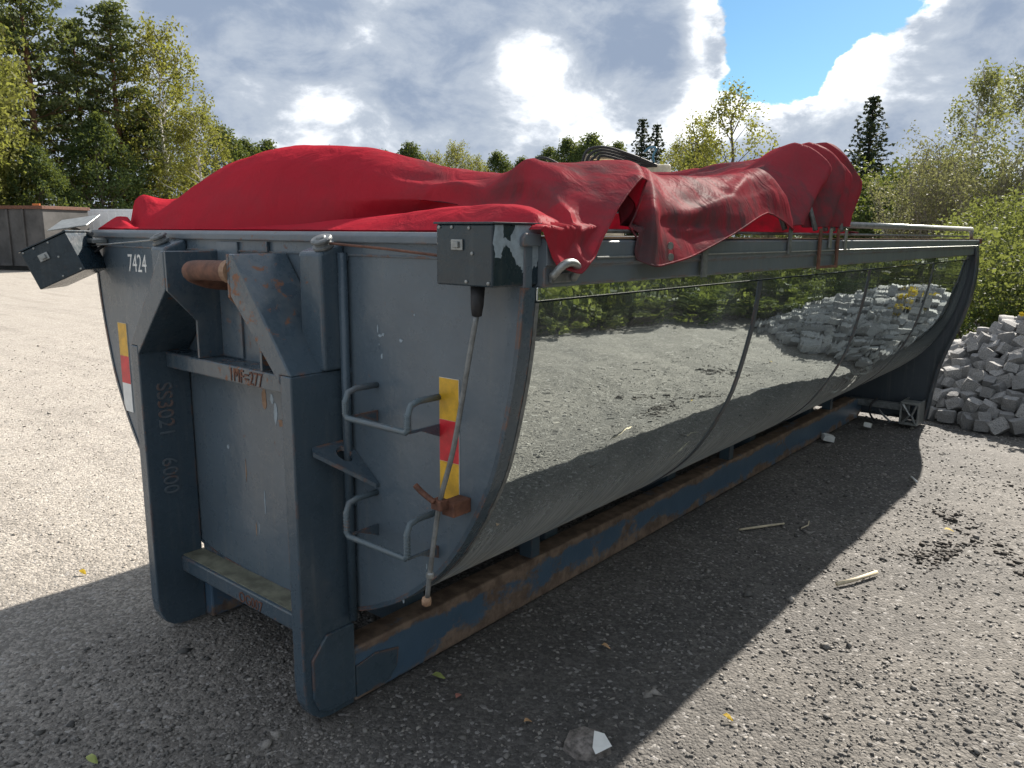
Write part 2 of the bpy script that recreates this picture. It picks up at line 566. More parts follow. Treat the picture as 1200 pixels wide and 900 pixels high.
def mat_ground():
    m, t, b = new_mat('gravel_ground')
    p = pos(t)
    sep = t.add('ShaderNodeSeparateXYZ', {0: p})
    big = t.noise(p, 0.35, 5, 0.6)
    mid = t.noise(p, 2.3, 6, 0.65)
    vor = t.add('ShaderNodeTexVoronoi', {'Vector': p, 'Scale': 75.0, 'Randomness': 1.0})
    vor2 = t.add('ShaderNodeTexVoronoi', {'Vector': p, 'Scale': 170.0, 'Randomness': 1.0})
    fine = t.noise(p, 240, 3, 0.7)
    # pale sandy yard towards -x, darker asphalt-like gravel round the container
    zone = t.ramp(t.math('ADD', t.math('MULTIPLY', sep.outputs[0], -1.0), t.math('MULTIPLY', t.math('SUBTRACT', big, 0.5), 4.0)), -1.8, 2.8)
    far = t.ramp(sep.outputs[1], 7.0, 14.0)
    zone = t.math('MAXIMUM', zone, t.math('MULTIPLY', far, 0.5))
    grey = t.mix(mid, (0.044, 0.042, 0.041), (0.125, 0.116, 0.106))
    sand = t.mix(mid, (0.275, 0.245, 0.210), (0.43, 0.390, 0.340))
    loose = t.ramp(t.math('ADD', sep.outputs[0], t.math('MULTIPLY', t.math('SUBTRACT', t.noise(p, 1.2, 4), 0.5), 1.6)), 1.0, 2.4)  # outer gravel paler along the shadow edge: sun contrast put into its colour
    grey = t.mix(t.math('MULTIPLY', loose, 0.75), grey, t.mix(mid, (0.090, 0.081, 0.070), (0.185, 0.168, 0.146)))  # loose only masks the sun contrast painted into the outer gravel
    track = t.noise(t.scaled(p, (0.35, 2.6, 1)), 1.0, 5, 0.6, 0.3)
    sand = t.mix(t.math('MULTIPLY', t.ramp(track, 0.50, 0.72), 0.40), sand, (0.19, 0.165, 0.14))
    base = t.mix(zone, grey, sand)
    speck = t.add('ShaderNodeSeparateColor', {0: vor.outputs['Color']})
    speck2 = t.add('ShaderNodeSeparateColor', {0: vor2.outputs['Color']})
    k = t.math('ADD', 0.62, t.math('MULTIPLY', t.ramp(speck.outputs[0], 0.2, 1.0), 0.55))
    k = t.math('ADD', k, t.math('MULTIPLY', t.ramp(speck2.outputs[0], 0.5, 1.0), 0.30))
    kk = t.add('ShaderNodeCombineColor', {0: k, 1: k, 2: k})
    c = t.mix(1.0, base, kk.outputs[0], 'MULTIPLY')
    c = t.mix(t.math('MULTIPLY', t.ramp(speck.outputs[1], 0.93, 0.98), 0.5), c, (0.42, 0.40, 0.38))
    c = t.mix(t.math('MULTIPLY', t.ramp(t.noise(p, 5.5, 7, 0.7), 0.68, 0.74), 0.45), c, (0.035, 0.030, 0.026))
    t.put(b.inputs['Base Color'], c)
    b.inputs['Roughness'].default_value = 0.85
    h = t.math('ADD', t.math('MULTIPLY', vor.outputs['Distance'], -0.9), t.math('MULTIPLY', vor2.outputs['Distance'], -0.35))
    h = t.math('ADD', h, t.math('MULTIPLY', mid, 0.8))
    h = t.math('ADD', h, t.math('MULTIPLY', fine, 0.15))
    bump(t, b, h, 0.7, 0.009)
    return m


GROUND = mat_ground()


def mat_stone(name, lo, hi, vary=True):
    m, t, b = new_mat(name)
    p = pos(t)
    geo = t.add('ShaderNodeNewGeometry')
    rnd = geo.outputs['Random Per Island']
    c = t.mix(rnd, lo, hi)
    n = t.noise(p, 160, 4, 0.7)
    c = t.mix(t.math('MULTIPLY', t.ramp(n, 0.45, 0.7), 0.35), c, tuple(x * 0.45 for x in lo))
    t.put(b.inputs['Base Color'], c)
    b.inputs['Roughness'].default_value = 0.8
    bump(t, b, t.noise(p, 90, 5, 0.7), 0.4, 0.003)
    return m


PEBBLE = mat_stone('pebble', (0.055, 0.053, 0.050), (0.32, 0.295, 0.265))


PEBBLE_SAND = mat_stone('pebble_sand', (0.20, 0.175, 0.15), (0.46, 0.42, 0.37))


CLOD = mat_stone('soil_clod', (0.028, 0.024, 0.020), (0.075, 0.062, 0.050))


def mat_granite():
    m, t, b = new_mat('granite')
    p = pos(t)
    oi = t.add('ShaderNodeObjectInfo')
    base = t.mix(oi.outputs['Random'], (0.20, 0.196, 0.19), (0.36, 0.348, 0.332))
    n = t.noise(p, 130, 3, 0.75)
    c = t.mix(t.ramp(n, 0.46, 0.62), base, (0.14, 0.14, 0.145))
    c = t.mix(t.math('MULTIPLY', t.ramp(t.noise(p, 9, 6, 0.7), 0.52, 0.72), 0.5), c, (0.13, 0.125, 0.12))
    t.put(b.inputs['Base Color'], c)
    b.inputs['Roughness'].default_value = 0.85
    bump(t, b, t.math('ADD', t.noise(p, 30, 6, 0.7), t.math('MULTIPLY', n, 0.3)), 0.7, 0.01)
    return m


GRANITE = mat_granite()
EARTH = simple('pile_earth', (0.10, 0.095, 0.088), 0.9, 0, 0.3, 12, 0.6, 30)

# ------------------------------------------------------------------ ground
MOUND_C = (1.80, 7.75)


def mound(x, y):
    """height of the sett heap above the yard"""
    dx = (x - MOUND_C[0]) / 1.45
    dy = (y - MOUND_C[1]) / 1.55
    r = np.sqrt(dx * dx + dy * dy)
    return np.maximum(0, 1.0 - r ** 1.5) * 0.92


def ground_z(x, y):
    x = np.asarray(x, dtype=float)
    y = np.asarray(y, dtype=float)
    pts = np.stack([x.ravel(), y.ravel()], 1)
    z = 0.008 * wave(pts, 2.2, 3, 3) + 0.004 * wave(pts, 11, 4, 2)
    ru = np.clip((pts[:, 0] - 1.3) / 0.8, 0, 1)                    # churned ground on the outer side
    z += ru * (0.013 * wave(pts, 5.5, 5, 3))
    under = np.clip(1 - np.abs(pts[:, 0]) / 0.8, 0, 1)
    z = z - 0.012 - 0.004 * under
    d = np.hypot(pts[:, 0], pts[:, 1])
    z *= np.clip(1.6 - d / 40, 0.3, 1)
    return z.reshape(x.shape)


def make_ground():
    def axis(lo, hi, step, far):
        a = np.arange(lo, hi, step)
        g = [step * 1.25]
        while sum(g) < far:
            g.append(g[-1] * 1.22)
        g = np.cumsum(g)
        return np.concatenate([lo - g[::-1], a, a[-1] + g])
    xs = axis(-5.0, 4.6, 0.035, 900)
    ys = axis(-2.2, 9.0, 0.035, 900)
    X, Y = np.meshgrid(xs, ys)
    Z = ground_z(X, Y)
    v = np.stack([X.ravel(), Y.ravel(), Z.ravel()], 1)
    ny, nx = X.shape
    i = (np.arange(ny - 1)[:, None] * nx + np.arange(nx - 1)[None]).ravel()
    f = np.stack([i, i + 1, i + nx + 1, i + nx], 1)
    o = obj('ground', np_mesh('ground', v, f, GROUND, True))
    o['kind'] = 'structure'


make_ground()


def stones(name, xs, ys, zs, sizes, mat, kind='stuff', parent=None):
    """many little irregular pebbles (octahedra) as one mesh"""
    n = len(xs)
    base = np.array([(1, 0, 0), (-1, 0, 0), (0, 1, 0), (0, -1, 0), (0, 0, 1), (0, 0, -1)], float)
    tri = np.array([(0, 2, 4), (2, 1, 4), (1, 3, 4), (3, 0, 4), (2, 0, 5), (1, 2, 5), (3, 1, 5), (0, 3, 5)])
    V = base[None] * (0.7 + 0.6 * RNG.random((n, 6, 1)))
    V = V + 0.28 * RNG.normal(size=(n, 6, 3))
    a = RNG.random(n) * 6.283
    c, s_ = np.cos(a), np.sin(a)
    tilt = RNG.normal(size=n) * 0.5
    ct, st = np.cos(tilt), np.sin(tilt)
    y2 = V[:, :, 1] * ct[:, None] - V[:, :, 2] * st[:, None]
    z2 = V[:, :, 1] * st[:, None] + V[:, :, 2] * ct[:, None]
    x2 = V[:, :, 0] * (0.8 + 0.6 * RNG.random((n, 1)))
    x3 = x2 * c[:, None] - y2 * s_[:, None]
    y3 = x2 * s_[:, None] + y2 * c[:, None]
    P = np.stack([x3, y3, z2 * 0.62], 2) * sizes[:, None, None]
    P[:, :, 0] += xs[:, None]
    P[:, :, 1] += ys[:, None]
    P[:, :, 2] += zs[:, None] + sizes[:, None] * 0.2
    F = (tri[None] + (np.arange(n) * 6)[:, None, None]).reshape(-1, 3)
    o = obj(name, np_mesh(name, P.reshape(-1, 3), F, mat), parent)
    o['kind'] = kind
    return o


def scatter_gravel():
    n = 105000
    # denser near the camera: sample polar round the camera foot within the field of view
    r = 0.9 + 14.0 * RNG.random(n) ** 1.7
    az = YAW + np.radians(-40 + 82 * RNG.random(n))
    x = CAM.x + r * np.sin(az)
    y = CAM.y + r * np.cos(az)
    keep = ~((np.abs(np.abs(x) - 0.485) < 0.062) & (y > -0.01) & (y < 6.3)) & (RNG.random(n) < np.clip((15.5 - r) / 6.0, 0, 1))
    patch = wave(np.stack([x, y], 1), 2.6, 21, 3)
    keep &= RNG.random(n) < 0.62 + 0.5 * patch
    x, y, r = x[keep], y[keep], r[keep]
    size = 0.0026 + 0.0062 * RNG.random(len(x)) ** 2.6 + 0.0008 * r * RNG.random(len(x))
    big = RNG.random(len(x)) < 0.012
    size[big] *= 2.3
    z = ground_z(x, y)
    west = x + 0.5 * wave(np.stack([x, y], 1), 1.5, 22, 2) < -1.0
    east = ~west
    stones('gravel', x[east], y[east], z[east], size[east], PEBBLE)
    west &= RNG.random(len(x)) < 0.55
    stones('sandy_gravel', x[west], y[west], z[west], size[west] * 0.72, PEBBLE_SAND)

    # dark clods thrown up along the ruts on the outer side
    n2 = 420
    u = RNG.random(n2)
    k = RNG.integers(0, 3, n2)
    cx = np.array([1.62, 1.95, 1.75])[k] + np.array([0.55, 0.35, 0.10])[k] * u + RNG.normal(size=n2) * 0.05
    cy = np.array([3.9, 4.7, 2.9])[k] + np.array([-0.75, -0.35, 0.35])[k] * u + RNG.normal(size=n2) * 0.07
    stones('soil_clods', cx, cy, ground_z(cx, cy), 0.005 + 0.016 * RNG.random(n2) ** 2, CLOD)


scatter_gravel()

# ------------------------------------------------------------------ the container
BOX = thing('hook_lift_container', 'long slate blue half-pipe hook-lift container with polished mirror side, standing on gravel', 'container', (0, 0, 0))
PROFILE = [(1.270, 1.50), (1.254, 1.34), (1.228, 1.19), (1.177, 0.99), (1.113, 0.85), (1.045, 0.735), (0.965, 0.632), (0.87, 0.545), (0.777, 0.475), (0.68, 0.42), (0.58, 0.375), (0.45, 0.335), (0.30, 0.308), (0.0, 0.30)]
Y0, YW, YE = 0.0, 0.21, 6.30


def crv(pts, n=4):
    """catmull-rom through 2-d or 3-d points"""
    P = [Vector(p) for p in pts]
    P = [2 * P[0] - P[1]] + P + [2 * P[-1] - P[-2]]
    out = []
    for i in range(1, len(P) - 2):
        for k in range(n):
            u = k / n
            out.append(0.5 * ((2 * P[i]) + (P[i + 1] - P[i - 1]) * u + (2 * P[i - 1] - 5 * P[i] + 4 * P[i + 1] - P[i + 2]) * u * u + (3 * P[i] - P[i - 1] - 3 * P[i + 1] + P[i + 2]) * u ** 3))
    out.append(P[-2])
    return out


HALF = [tuple(p) for p in crv(PROFILE, 3)]
HALF = [(x, z) for x, z in HALF]
FULL = HALF + [(-x, z) for x, z in HALF[-2::-1]]          # right rim -> bottom -> left rim


def offset(path, d):
    """shift an open 2-d path along its outward normal (path runs right rim -> bottom -> left rim)"""
    out = []
    for i, p in enumerate(path):
        a = path[max(i - 1, 0)]
        b = path[min(i + 1, len(path) - 1)]
        tx, tz = b[0] - a[0], b[1] - a[1]
        L = math.hypot(tx, tz)
        out.append((p[0] - tz / L * d, p[1] + tx / L * d))
    return out


def shell(path, y0, y1, thick, ny=1):
    """swept wall of given thickness (inwards) along y"""
    mb = MB()
    ins = offset(path, -thick)
    ring = list(path) + ins[::-1]
    n = len(ring)
    ys = [y0 + (y1 - y0) * i / ny for i in range(ny + 1)]
    for y in ys:
        mb.v += [(x, y, z) for x, z in ring]
    for i in range(ny):
        for k in range(n):
            k2 = (k + 1) % n
            mb.f.append((i * n + k, i * n + k2, (i + 1) * n + k2, (i + 1) * n + k))
    m = len(path)
    for e, rev in ((0, False), (ny * n, True)):
        for k in range(m - 1):
            q = (e + k, e + k + 1, e + n - 2 - k, e + n - 1 - k)
            mb.f.append(q[::-1] if not rev else q)
    return mb


# which way is outward?  check once so the helpers agree
_o = offset(FULL, 0.1)
if _o[0][0] < FULL[0][0]:
    _off = offset

    def offset(path, d, _f=_off):
        return _f(path, -d)


def fixn(o):
    bm = bmesh.new()
    bm.from_mesh(o.data)
    bmesh.ops.recalc_face_normals(bm, faces=bm.faces)
    bm.to_mesh(o.data)
    bm.free()
    return o


def shade_auto(o, ang=35):
    m = o.data
    m.polygons.foreach_set('use_smooth', [True] * len(m.polygons))
    bm = bmesh.new()
    bm.from_mesh(m)
    for e in bm.edges:
        if len(e.link_faces) == 2 and e.calc_face_angle(0) > R(ang):
            e.smooth = False
    bm.to_mesh(m)
    bm.free()
    return o


body = shade_auto(fixn(shell(offset(FULL, -0.006), YW + 0.02, 6.24, 0.05, 1).build('bowl', PAINT_CLEAN, BOX)))

# front wall: plate with the outline of the bowl
_side = [(x + 0.004, z) for x, z in HALF if x > 0.50]
wall_poly = [(1.275, 1.62)] + _side + [(0.47, 0.335), (0.47, 0.24), (-0.47, 0.24), (-0.47, 0.335)] + [(-x, z) for x, z in _side[::-1]] + [(-1.275, 1.62)]
MB().prism(wall_poly, 1, YW, YW + 0.035).build('front_wall', PAINT_WALL, BOX, 0.004)
# edge flange that stands proud round the wall
fl = shade_auto(fixn(shell(offset(FULL, 0.008), YW - 0.004, YW + 0.045, 0.014, 1).build('wall_flange', PAINT, BOX)))
# weld seam below the rim and rim tube
MB().tube([(-1.23, YW - 0.001, 1.568), (1.25, YW - 0.001, 1.568)], 0.004, 6).build('weld_seam', PAINT_RIM, BOX)
rim_prof = [(YW - 0.016, 1.606), (YW - 0.016, 1.628), (YW - 0.004, 1.640), (YW + 0.06, 1.640), (YW + 0.06, 1.606)]
MB().prism(rim_prof, 0, -1.283, 1.283).build('front_rim', PAINT_RIM, BOX, 0.004)
# side rims: folded band with a groove line
for sx in (1, -1):
    prof = [(1.245, 1.500), (1.292, 1.500), (1.292, 1.552), (1.300, 1.556), (1.300, 1.618), (1.288, 1.626), (1.245, 1.626)]
    MB().prism([(sx * x, z) for x, z in prof], 1, YW + 0.062, YE + 0.03).build('side_rim', PAINT_RIM, BOX, 0.003)
    MB().box((min(sx * 1.25, sx * 1.296), YW + 0.07, 1.6265), (max(sx * 1.25, sx * 1.296), YE + 0.028, 1.631)).build('rim_cap', RUST_L, BOX)
    MB().box((min(sx * 1.262, sx * 1.279), YW + 0.05, 1.462), (max(sx * 1.262, sx * 1.279), 6.23, 1.4995)).build('lip_strip', CLAD, BOX, 0.003)

# polished cladding sheets on both sides, with joint strips
seams = [0.262, 1.76, 3.30, 4.86, 6.225]
for sx in (1, -1):
    def side(path):
        return [(sx * x, z) for x, z in path]
    cut = [p for p in HALF if p[1] < 1.455 and p[0] > 0.40]
    cut = [(1.2662, 1.458)] + cut
    for i in range(4):
        y0, y1 = seams[i] + 0.012, seams[i + 1] - 0.012
        ny = 10
        mb = MB()
        outp = offset(cut, 0.006)
        inp = offset(cut, 0.002)
        ring = outp + inp[::-1]
        n = len(ring)
        for j in range(ny + 1):
            y = y0 + (y1 - y0) * j / ny
            mb.v += [(x, y, z) for x, z in ring]
        for j in range(ny):
            for k in range(n):
                k2 = (k + 1) % n
                mb.f.append((j * n + k, j * n + k2, (j + 1) * n + k2, (j + 1) * n + k))
        m_ = len(outp)
        for e in (0, ny * n):
            for k in range(m_ - 1):
                mb.f.append((e + k, e + k + 1, e + n - 2 - k, e + n - 1 - k))
        mb.v = [(sx * x, y, z) for x, y, z in mb.v]
        shade_auto(fixn(mb.build('cladding_sheet', CLAD, BOX)))
    for i in range(1, 4):
        mb = shell(offset(cut, 0.010), seams[i] - 0.017, seams[i] + 0.015, 0.008, 1)
        mb.v = [(sx * x, y, z) for x, y, z in mb.v]
        shade_auto(fixn(mb.build('joint_strip', PAINT_REAR, BOX)))
    mb = shell(offset(cut, 0.010), 0.257, 0.272, 0.008, 1)
    mb.v = [(sx * x, y, z) for x, y, z in mb.v]
    shade_auto(fixn(mb.build('edge_strip', GALV_D, BOX)))
    # lower edge trim of the cladding
    x0, z0 = cut[-1]
    MB().box((min(sx * (x0 - 0.02), sx * (x0 + 0.004)), 0.27, z0 - 0.012), (max(sx * (x0 - 0.02), sx * (x0 + 0.004)), 6.2, z0 - 0.004)).build('lower_trim', PAINT_REAR, BOX)

# rear end plate: follows the bowl at the top, then drops to the ground
rp = [(1.30, 1.60), (1.318, 1.45), (1.318, 1.28), (1.29, 1.08), (1.232, 0.86), (1.165, 0.66), (1.118, 0.48), (1.088, 0.28), (1.07, 0.10), (1.06, 0.03)]
rpc = [tuple(p) for p in crv(rp, 3)]
rear_poly = rpc + [(-x, z) for x, z in rpc[::-1]]
MB().prism(rear_poly, 1, 6.24, 6.275).build('rear_plate', PAINT_REAR, BOX, 0.003)
fl2 = MB()
ring = shell(rpc + [(-x, z) for x, z in rpc[::-1]], 6.19, 6.31, 0.012, 1)
shade_auto(fixn(ring.build('rear_flange', PAINT_REAR, BOX)))

# skid rails with rounded toes
for sx in (1, -1):
    a, b = sorted((sx * 0.425, sx * 0.530))
    MB().prism([(0.207, 0.002), (0.207, 0.205), (5.95, 0.205), (6.16, 0.13), (6.16, 0.05), (6.06, 0.004)], 0, a, b).build('skid_rail', RAIL, BOX, 0.008)
    a, b = sorted((sx * 0.5305, sx * 0.538))
    MB().prism([(0.209, 0.02), (0.209, 0.14), (0.30, 0.155), (0.41, 0.13), (0.40, 0.06), (0.36, 0.02)], 0, a, b).build('rail_patch', PAINT, BOX, 0.003)
    for yy in (1.25, 3.32, 5.3):
        a, b = sorted((sx * 0.452, sx * 0.522))
        MB().box((a, yy - 0.03, 0.2055), (b, yy + 0.03, 0.352)).build('bowl_support', PAINT_CLEAN, BOX, 0.002)
for yy in (0.6, 1.5, 2.7, 3.9, 5.1):
    MB().box((-0.4245, yy - 0.05, 0.10), (0.4245, yy + 0.05, 0.294)).build('cross_member', PAINT_CLEAN, BOX, 0.004)

# front posts: straight up to 1.2 m, then inwards to the hook
for sx in (1, -1):
    foot = [(0.0, 0.14), (0.006, 0.085), (0.028, 0.036), (0.062, 0.010), (0.10, 0.002), (0.205, 0.002), (0.205, 1.2), (0.0, 1.2)]
    mb = MB()
    a, b = sorted((sx * 0.472, sx * 0.53))
    mb.prism(foot, 0, a, b)
    mb.build('front_post', PAINT, BOX, 0.005)
    inc = [(0.53, 1.2005), (0.240, 1.566), (0.214, 1.566), (0.214, 1.43), (0.472, 1.165), (0.472, 1.2005)]
    MB().prism([(sx * x, z) for x, z in inc], 1, 0.0, 0.2045).build('inclined_post', PAINT, BOX, 0.005)
    # foot doubler plate
    a, b = sorted((sx * 0.5305, sx * 0.542))
    MB().prism([(0.028, 0.10), (0.05, 0.05), (0.09, 0.028), (0.203, 0.028), (0.203, 0.31), (0.09, 0.31), (0.028, 0.24)], 0, a, b).build('foot_plate', PAINT, BOX, 0.003)
    # hook cheeks
    a, b = sorted((sx * 0.200, sx * 0.2135))
    MB().prism([(0.001, 1.5655), (0.001, 1.425), (0.105, 1.31), (0.105, 1.168), (0.208, 1.168), (0.208, 1.5655)], 0, a, b).build('hook_cheek', PAINT, BOX, 0.002)
    # box post with a cable pulley on its sloping top
    a, b = sorted((sx * 0.43, sx * 0.546))
    post = MB().prism([(0.115, 1.203), (0.115, 1.575), (0.195, 1.604), (0.2085, 1.604), (0.2085, 1.203)], 0, a, b).build('pulley_post', PAINT, BOX, 0.012, seg=3)
    ax = Vector((0.08 * sx, -0.42, 0.9)).normalized()
    c = Vector((sx * 0.52, 0.150, 1.592))
    MB().lathe([(0.014, -0.004), (0.030, -0.004), (0.034, 0.002), (0.034, 0.008), (0.026, 0.013), (0.026, 0.017), (0.034, 0.022), (0.034, 0.028), (0.030, 0.032), (0.016, 0.032), (0.014, 0.036), (0.006, 0.037)], c, ax, 26).build('pulley', GALV_D, BOX, smooth=False)

# U-bent hook bar
bar = crv([(-0.125, 0.205, 1.455), (-0.125, 0.13, 1.465), (-0.120, 0.075, 1.482), (-0.085, 0.036, 1.499), (-0.03, 0.027, 1.504), (0.08, 0.027, 1.507), (0.198, 0.027, 1.508)], 6)
MB().tube(bar, 0.0345, 16).build('hook_bar', RUST, BOX, smooth=True)
MB().tube([(0.17, 0.027, 1.5078), (0.1995, 0.027, 1.508)], 0.039, 16).build('bar_weld', RUST_L, BOX)

# cross bars between the posts
MB().box((-0.4715, 0.108, 1.103), (0.4715, 0.2095, 1.1655)).build('cross_bar', PAINT, BOX, 0.006)
MOSS = simple('mossy_top', (0.165, 0.165, 0.12), 0.8, 0, 0.35, 16, 0.3)
lb = MB().box((-0.4715, 0.108, 0.237), (0.4715, 0.2095, 0.304)).build('lower_beam', PAINT, BOX, 0.008)
MB().box((-0.469, 0.118, 0.3045), (0.469, 0.207, 0.3075)).build('moss_film', MOSS, lb)
MB().box((-0.198, 0.2, 1.17), (-0.06, 0.2092, 1.60)).build('backing_plate', PAINT_WALL, BOX, 0.002)
MB().box((0.115, 0.197, 1.5665), (0.135, 0.2088, 1.603)).build('wall_rib', PAINT, BOX, 0.002)

# welded and stamped lettering on the frame
ROTY = Matrix.Rotation(R(90), 4, 'X')                     # text standing in the xz plane, facing -y
MLET = Matrix(((0, 0, 1, 0), (0, 1, 0, 0), (-1, 0, 0, 0), (0, 0, 0, 1)))
text_part('SS3021', 0.090, 0.0035, PAINT_RIM, BOX, Matrix.Translation((-0.4715, 0.062, 1.045)) @ MLET, 'raised_lettering', 0.86)
text_part('6000', 0.090, 0.0035, PAINT_RIM, BOX, Matrix.Translation((-0.4715, 0.062, 0.735)) @ MLET, 'raised_lettering', 0.86)
text_part('1MF=277', 0.068, 0.002, RUST, BOX, Matrix.Translation((-0.005, 0.1075, 1.110)) @ ROTY, 'welded_lettering', 0.82)
text_part('YMX', 0.075, 0.0018, RUST_L, BOX, Matrix.Translation((0.015, 0.2095, 1.245)) @ ROTY, 'welded_lettering', 0.9)
text_part('OG007', 0.058, 0.002, RUST, BOX, Matrix.Translation((-0.03, 0.1075, 0.246)) @ ROTY, 'welded_lettering', 0.9)
text_part('7424', 0.108, 0.0006, WHITE, BOX, Matrix.Translation((-0.955, 0.2092, 1.462)) @ ROTY, 'painted_number', 0.80)

# drain pipe beside the right post
MB().tube([(0.556, 0.190, 1.575), (0.556, 0.190, 0.335)], 0.0155, 14).build('pipe', PAINT, BOX, smooth=True)
for zz in (1.56, 1.2, 0.75):
    MB().box((0.548, 0.186, zz - 0.01), (0.566, 0.2095, zz + 0.01)).build('pipe_clip', PAINT, BOX, 0.002)

# climbing steps of ribbed bar
STEPM = paint('step_paint', (0.10, 0.135, 0.155), 0.35, 0.6, 1.0)
for zt, zb, dx in ((1.168, 1.083, 0.0), (0.812, 0.700, -0.012)):
    xl, xr, yo = 0.685 + dx, 0.962 + dx, 0.083
    path = [(xl, 0.209, zt), (xl, 0.125, zt), (xl, 0.095, zt - 0.008), (xl, yo, zt - 0.035), (xl, yo, zb + 0.01), (xl + 0.01, yo, zb), (xr - 0.01, yo, zb), (xr, yo, zb + 0.01), (xr, yo, zt - 0.035), (xr, 0.095, zt - 0.008), (xr, 0.125, zt), (xr, 0.209, zt)]
    st = MB().tube(path, 0.0098, 10).build('step', STEPM, BOX, smooth=True)
    rb = MB()
    for x in (xl, xr):
        for k in range(7):
            z = zb + 0.012 + (zt - 0.04 - zb) * k / 7
            rb.lathe([(0.0098, -0.0015), (0.0118, 0), (0.0098, 0.0015)], (x, yo, z), (0.25, 0.1, 1), 8)
    rb.build('bar_ribs', STEPM, st)['kind'] = 'stuff'
    for x in (xl, xr):
        MB().prism([(yo + 0.004, zb - 0.004), (yo + 0.004, zb + 0.004), (0.2085, zb + 0.004), (0.2085, zb - 0.035), (yo + 0.05, zb - 0.004)], 0, x - 0.003, x + 0.003).build('step_gusset', PAINT, st)

# lashing eye: triangular plate with a hole, between post and wall
bm = bmesh.new()
outer = [(0.531, 0.066), (0.548, 0.058), (0.685, 0.196), (0.685, 0.2085), (0.531, 0.2085)]
hc, hr, N = Vector((0.575, 0.16)), 0.026, 20
ov = []
for i in range(len(outer)):
    a, b = Vector(outer[i]), Vector(outer[(i + 1) % len(outer)])
    for k in range(4):
        ov.append(a.lerp(b, k / 4))
ov.sort(key=lambda p: math.atan2(p.y - hc.y, p.x - hc.x))
iv = [hc + hr * Vector((math.cos(math.atan2(p.y - hc.y, p.x - hc.x)), math.sin(math.atan2(p.y - hc.y, p.x - hc.x)))) for p in ov]
mb = MB()
n = len(ov)
for z in (0.952, 0.966):
    mb.v += [(p.x, p.y, z - (p.x - 0.531) * 0.78) for p in ov] + [(p.x, p.y, z - (p.x - 0.531) * 0.78) for p in iv]
for i in range(n):
    j = (i + 1) % n
    mb.f += [(i, n + i, n + j, j), (2 * n + i, 2 * n + j, 3 * n + j, 3 * n + i), (i, j, 2 * n + j, 2 * n + i), (n + i, 3 * n + i, 3 * n + j, n + j)]
fixn(mb.build('lashing_eye', PAINT, BOX))

# chipped paint and rust marks on the wall
def mark(x, z, w, h, mat, seed, name='paint_chip', y=0.2088):
    r = random.Random(seed)
    pts = []
    for k in range(12):
        a = 6.283 * k / 12
        q = r.uniform(0.6, 1.1)
        pts.append((x + w * q * math.cos(a), y, z + h * q * math.sin(a)))
    m = MB()
    m.v = pts + [(p[0], y + 0.0018, p[2]) for p in pts]
    m.f = [tuple(range(11, -1, -1))] + [(i, (i + 1) % 12, 12 + (i + 1) % 12, 12 + i) for i in range(12)]
    fixn(m.build(name, mat, BOX))


for k, (x, z, w, h) in enumerate(((0.705, 1.325, .010, .005), (0.72, 1.329, .006, .006), (0.80, 1.318, .008, .006), (0.700, 1.297, .003, .004), (0.712, 1.262, .004, .011), (0.695, 1.345, .003, .012), (0.86, 1.40, .003, .004), (0.90, 0.62, .003, .012), (0.79, 0.47, .004, .010))):
    mark(x, z, w, h, CHIP, k)
for k, (x, z, w, h) in enumerate(((0.05, 1.035, .018, .040), (0.12, 0.99, .014, .045), (0.02, 0.62, .004, .05), (-0.05, 0.50, .003, .035), (-0.03, 0.51, .003, .030), (-0.22, 0.80, .008, .010), (-0.10, 0.73, .003, .05))):
    mark(x, z, w, h, (RUST_L, CHIP)[k % 3 != 0], 80 + k, 'scuff')
for k, (x, z, w, h) in enumerate(((0.150, 0.955, .016, .018), (0.245, 0.86, .010, .026), (0.235, 0.72, .008, .028), (0.26, 0.40, .010, .030), (0.10, 1.04, .012, .02))):
    mark(x, z, w, h, (RUST_L, CHIP, RUST_L, RUST_L, CHIP)[k], 50 + k, 'rust_mark' if k != 1 else 'paint_chip')
# reflective tapes
tape = MB().box((0.963, 0.2075, 0.856), (1.042, 0.2092, 1.228)).build('reflector_tape', WHITE, BOX)
for z0, z1, m in ((1.104, 1.227, YELLOW), (0.978, 1.103, RED_T), (0.857, 0.977, YELLOW)):
    MB().box((0.964, 0.2066, z0), (1.041, 0.2074, z1)).build('tape_band', m, tape)
tape = MB().box((-1.105, 0.2075, 0.815), (-1.020, 0.2092, 1.226)).build('reflector_tape', WHITE, BOX)
for z0, z1, m in ((1.075, 1.225, YELLOW), (0.948, 1.0745, RED_T), (0.816, 0.9475, WHITE)):
    MB().box((-1.104, 0.2066, z0), (-1.021, 0.2074, z1)).build('tape_band', m, tape)

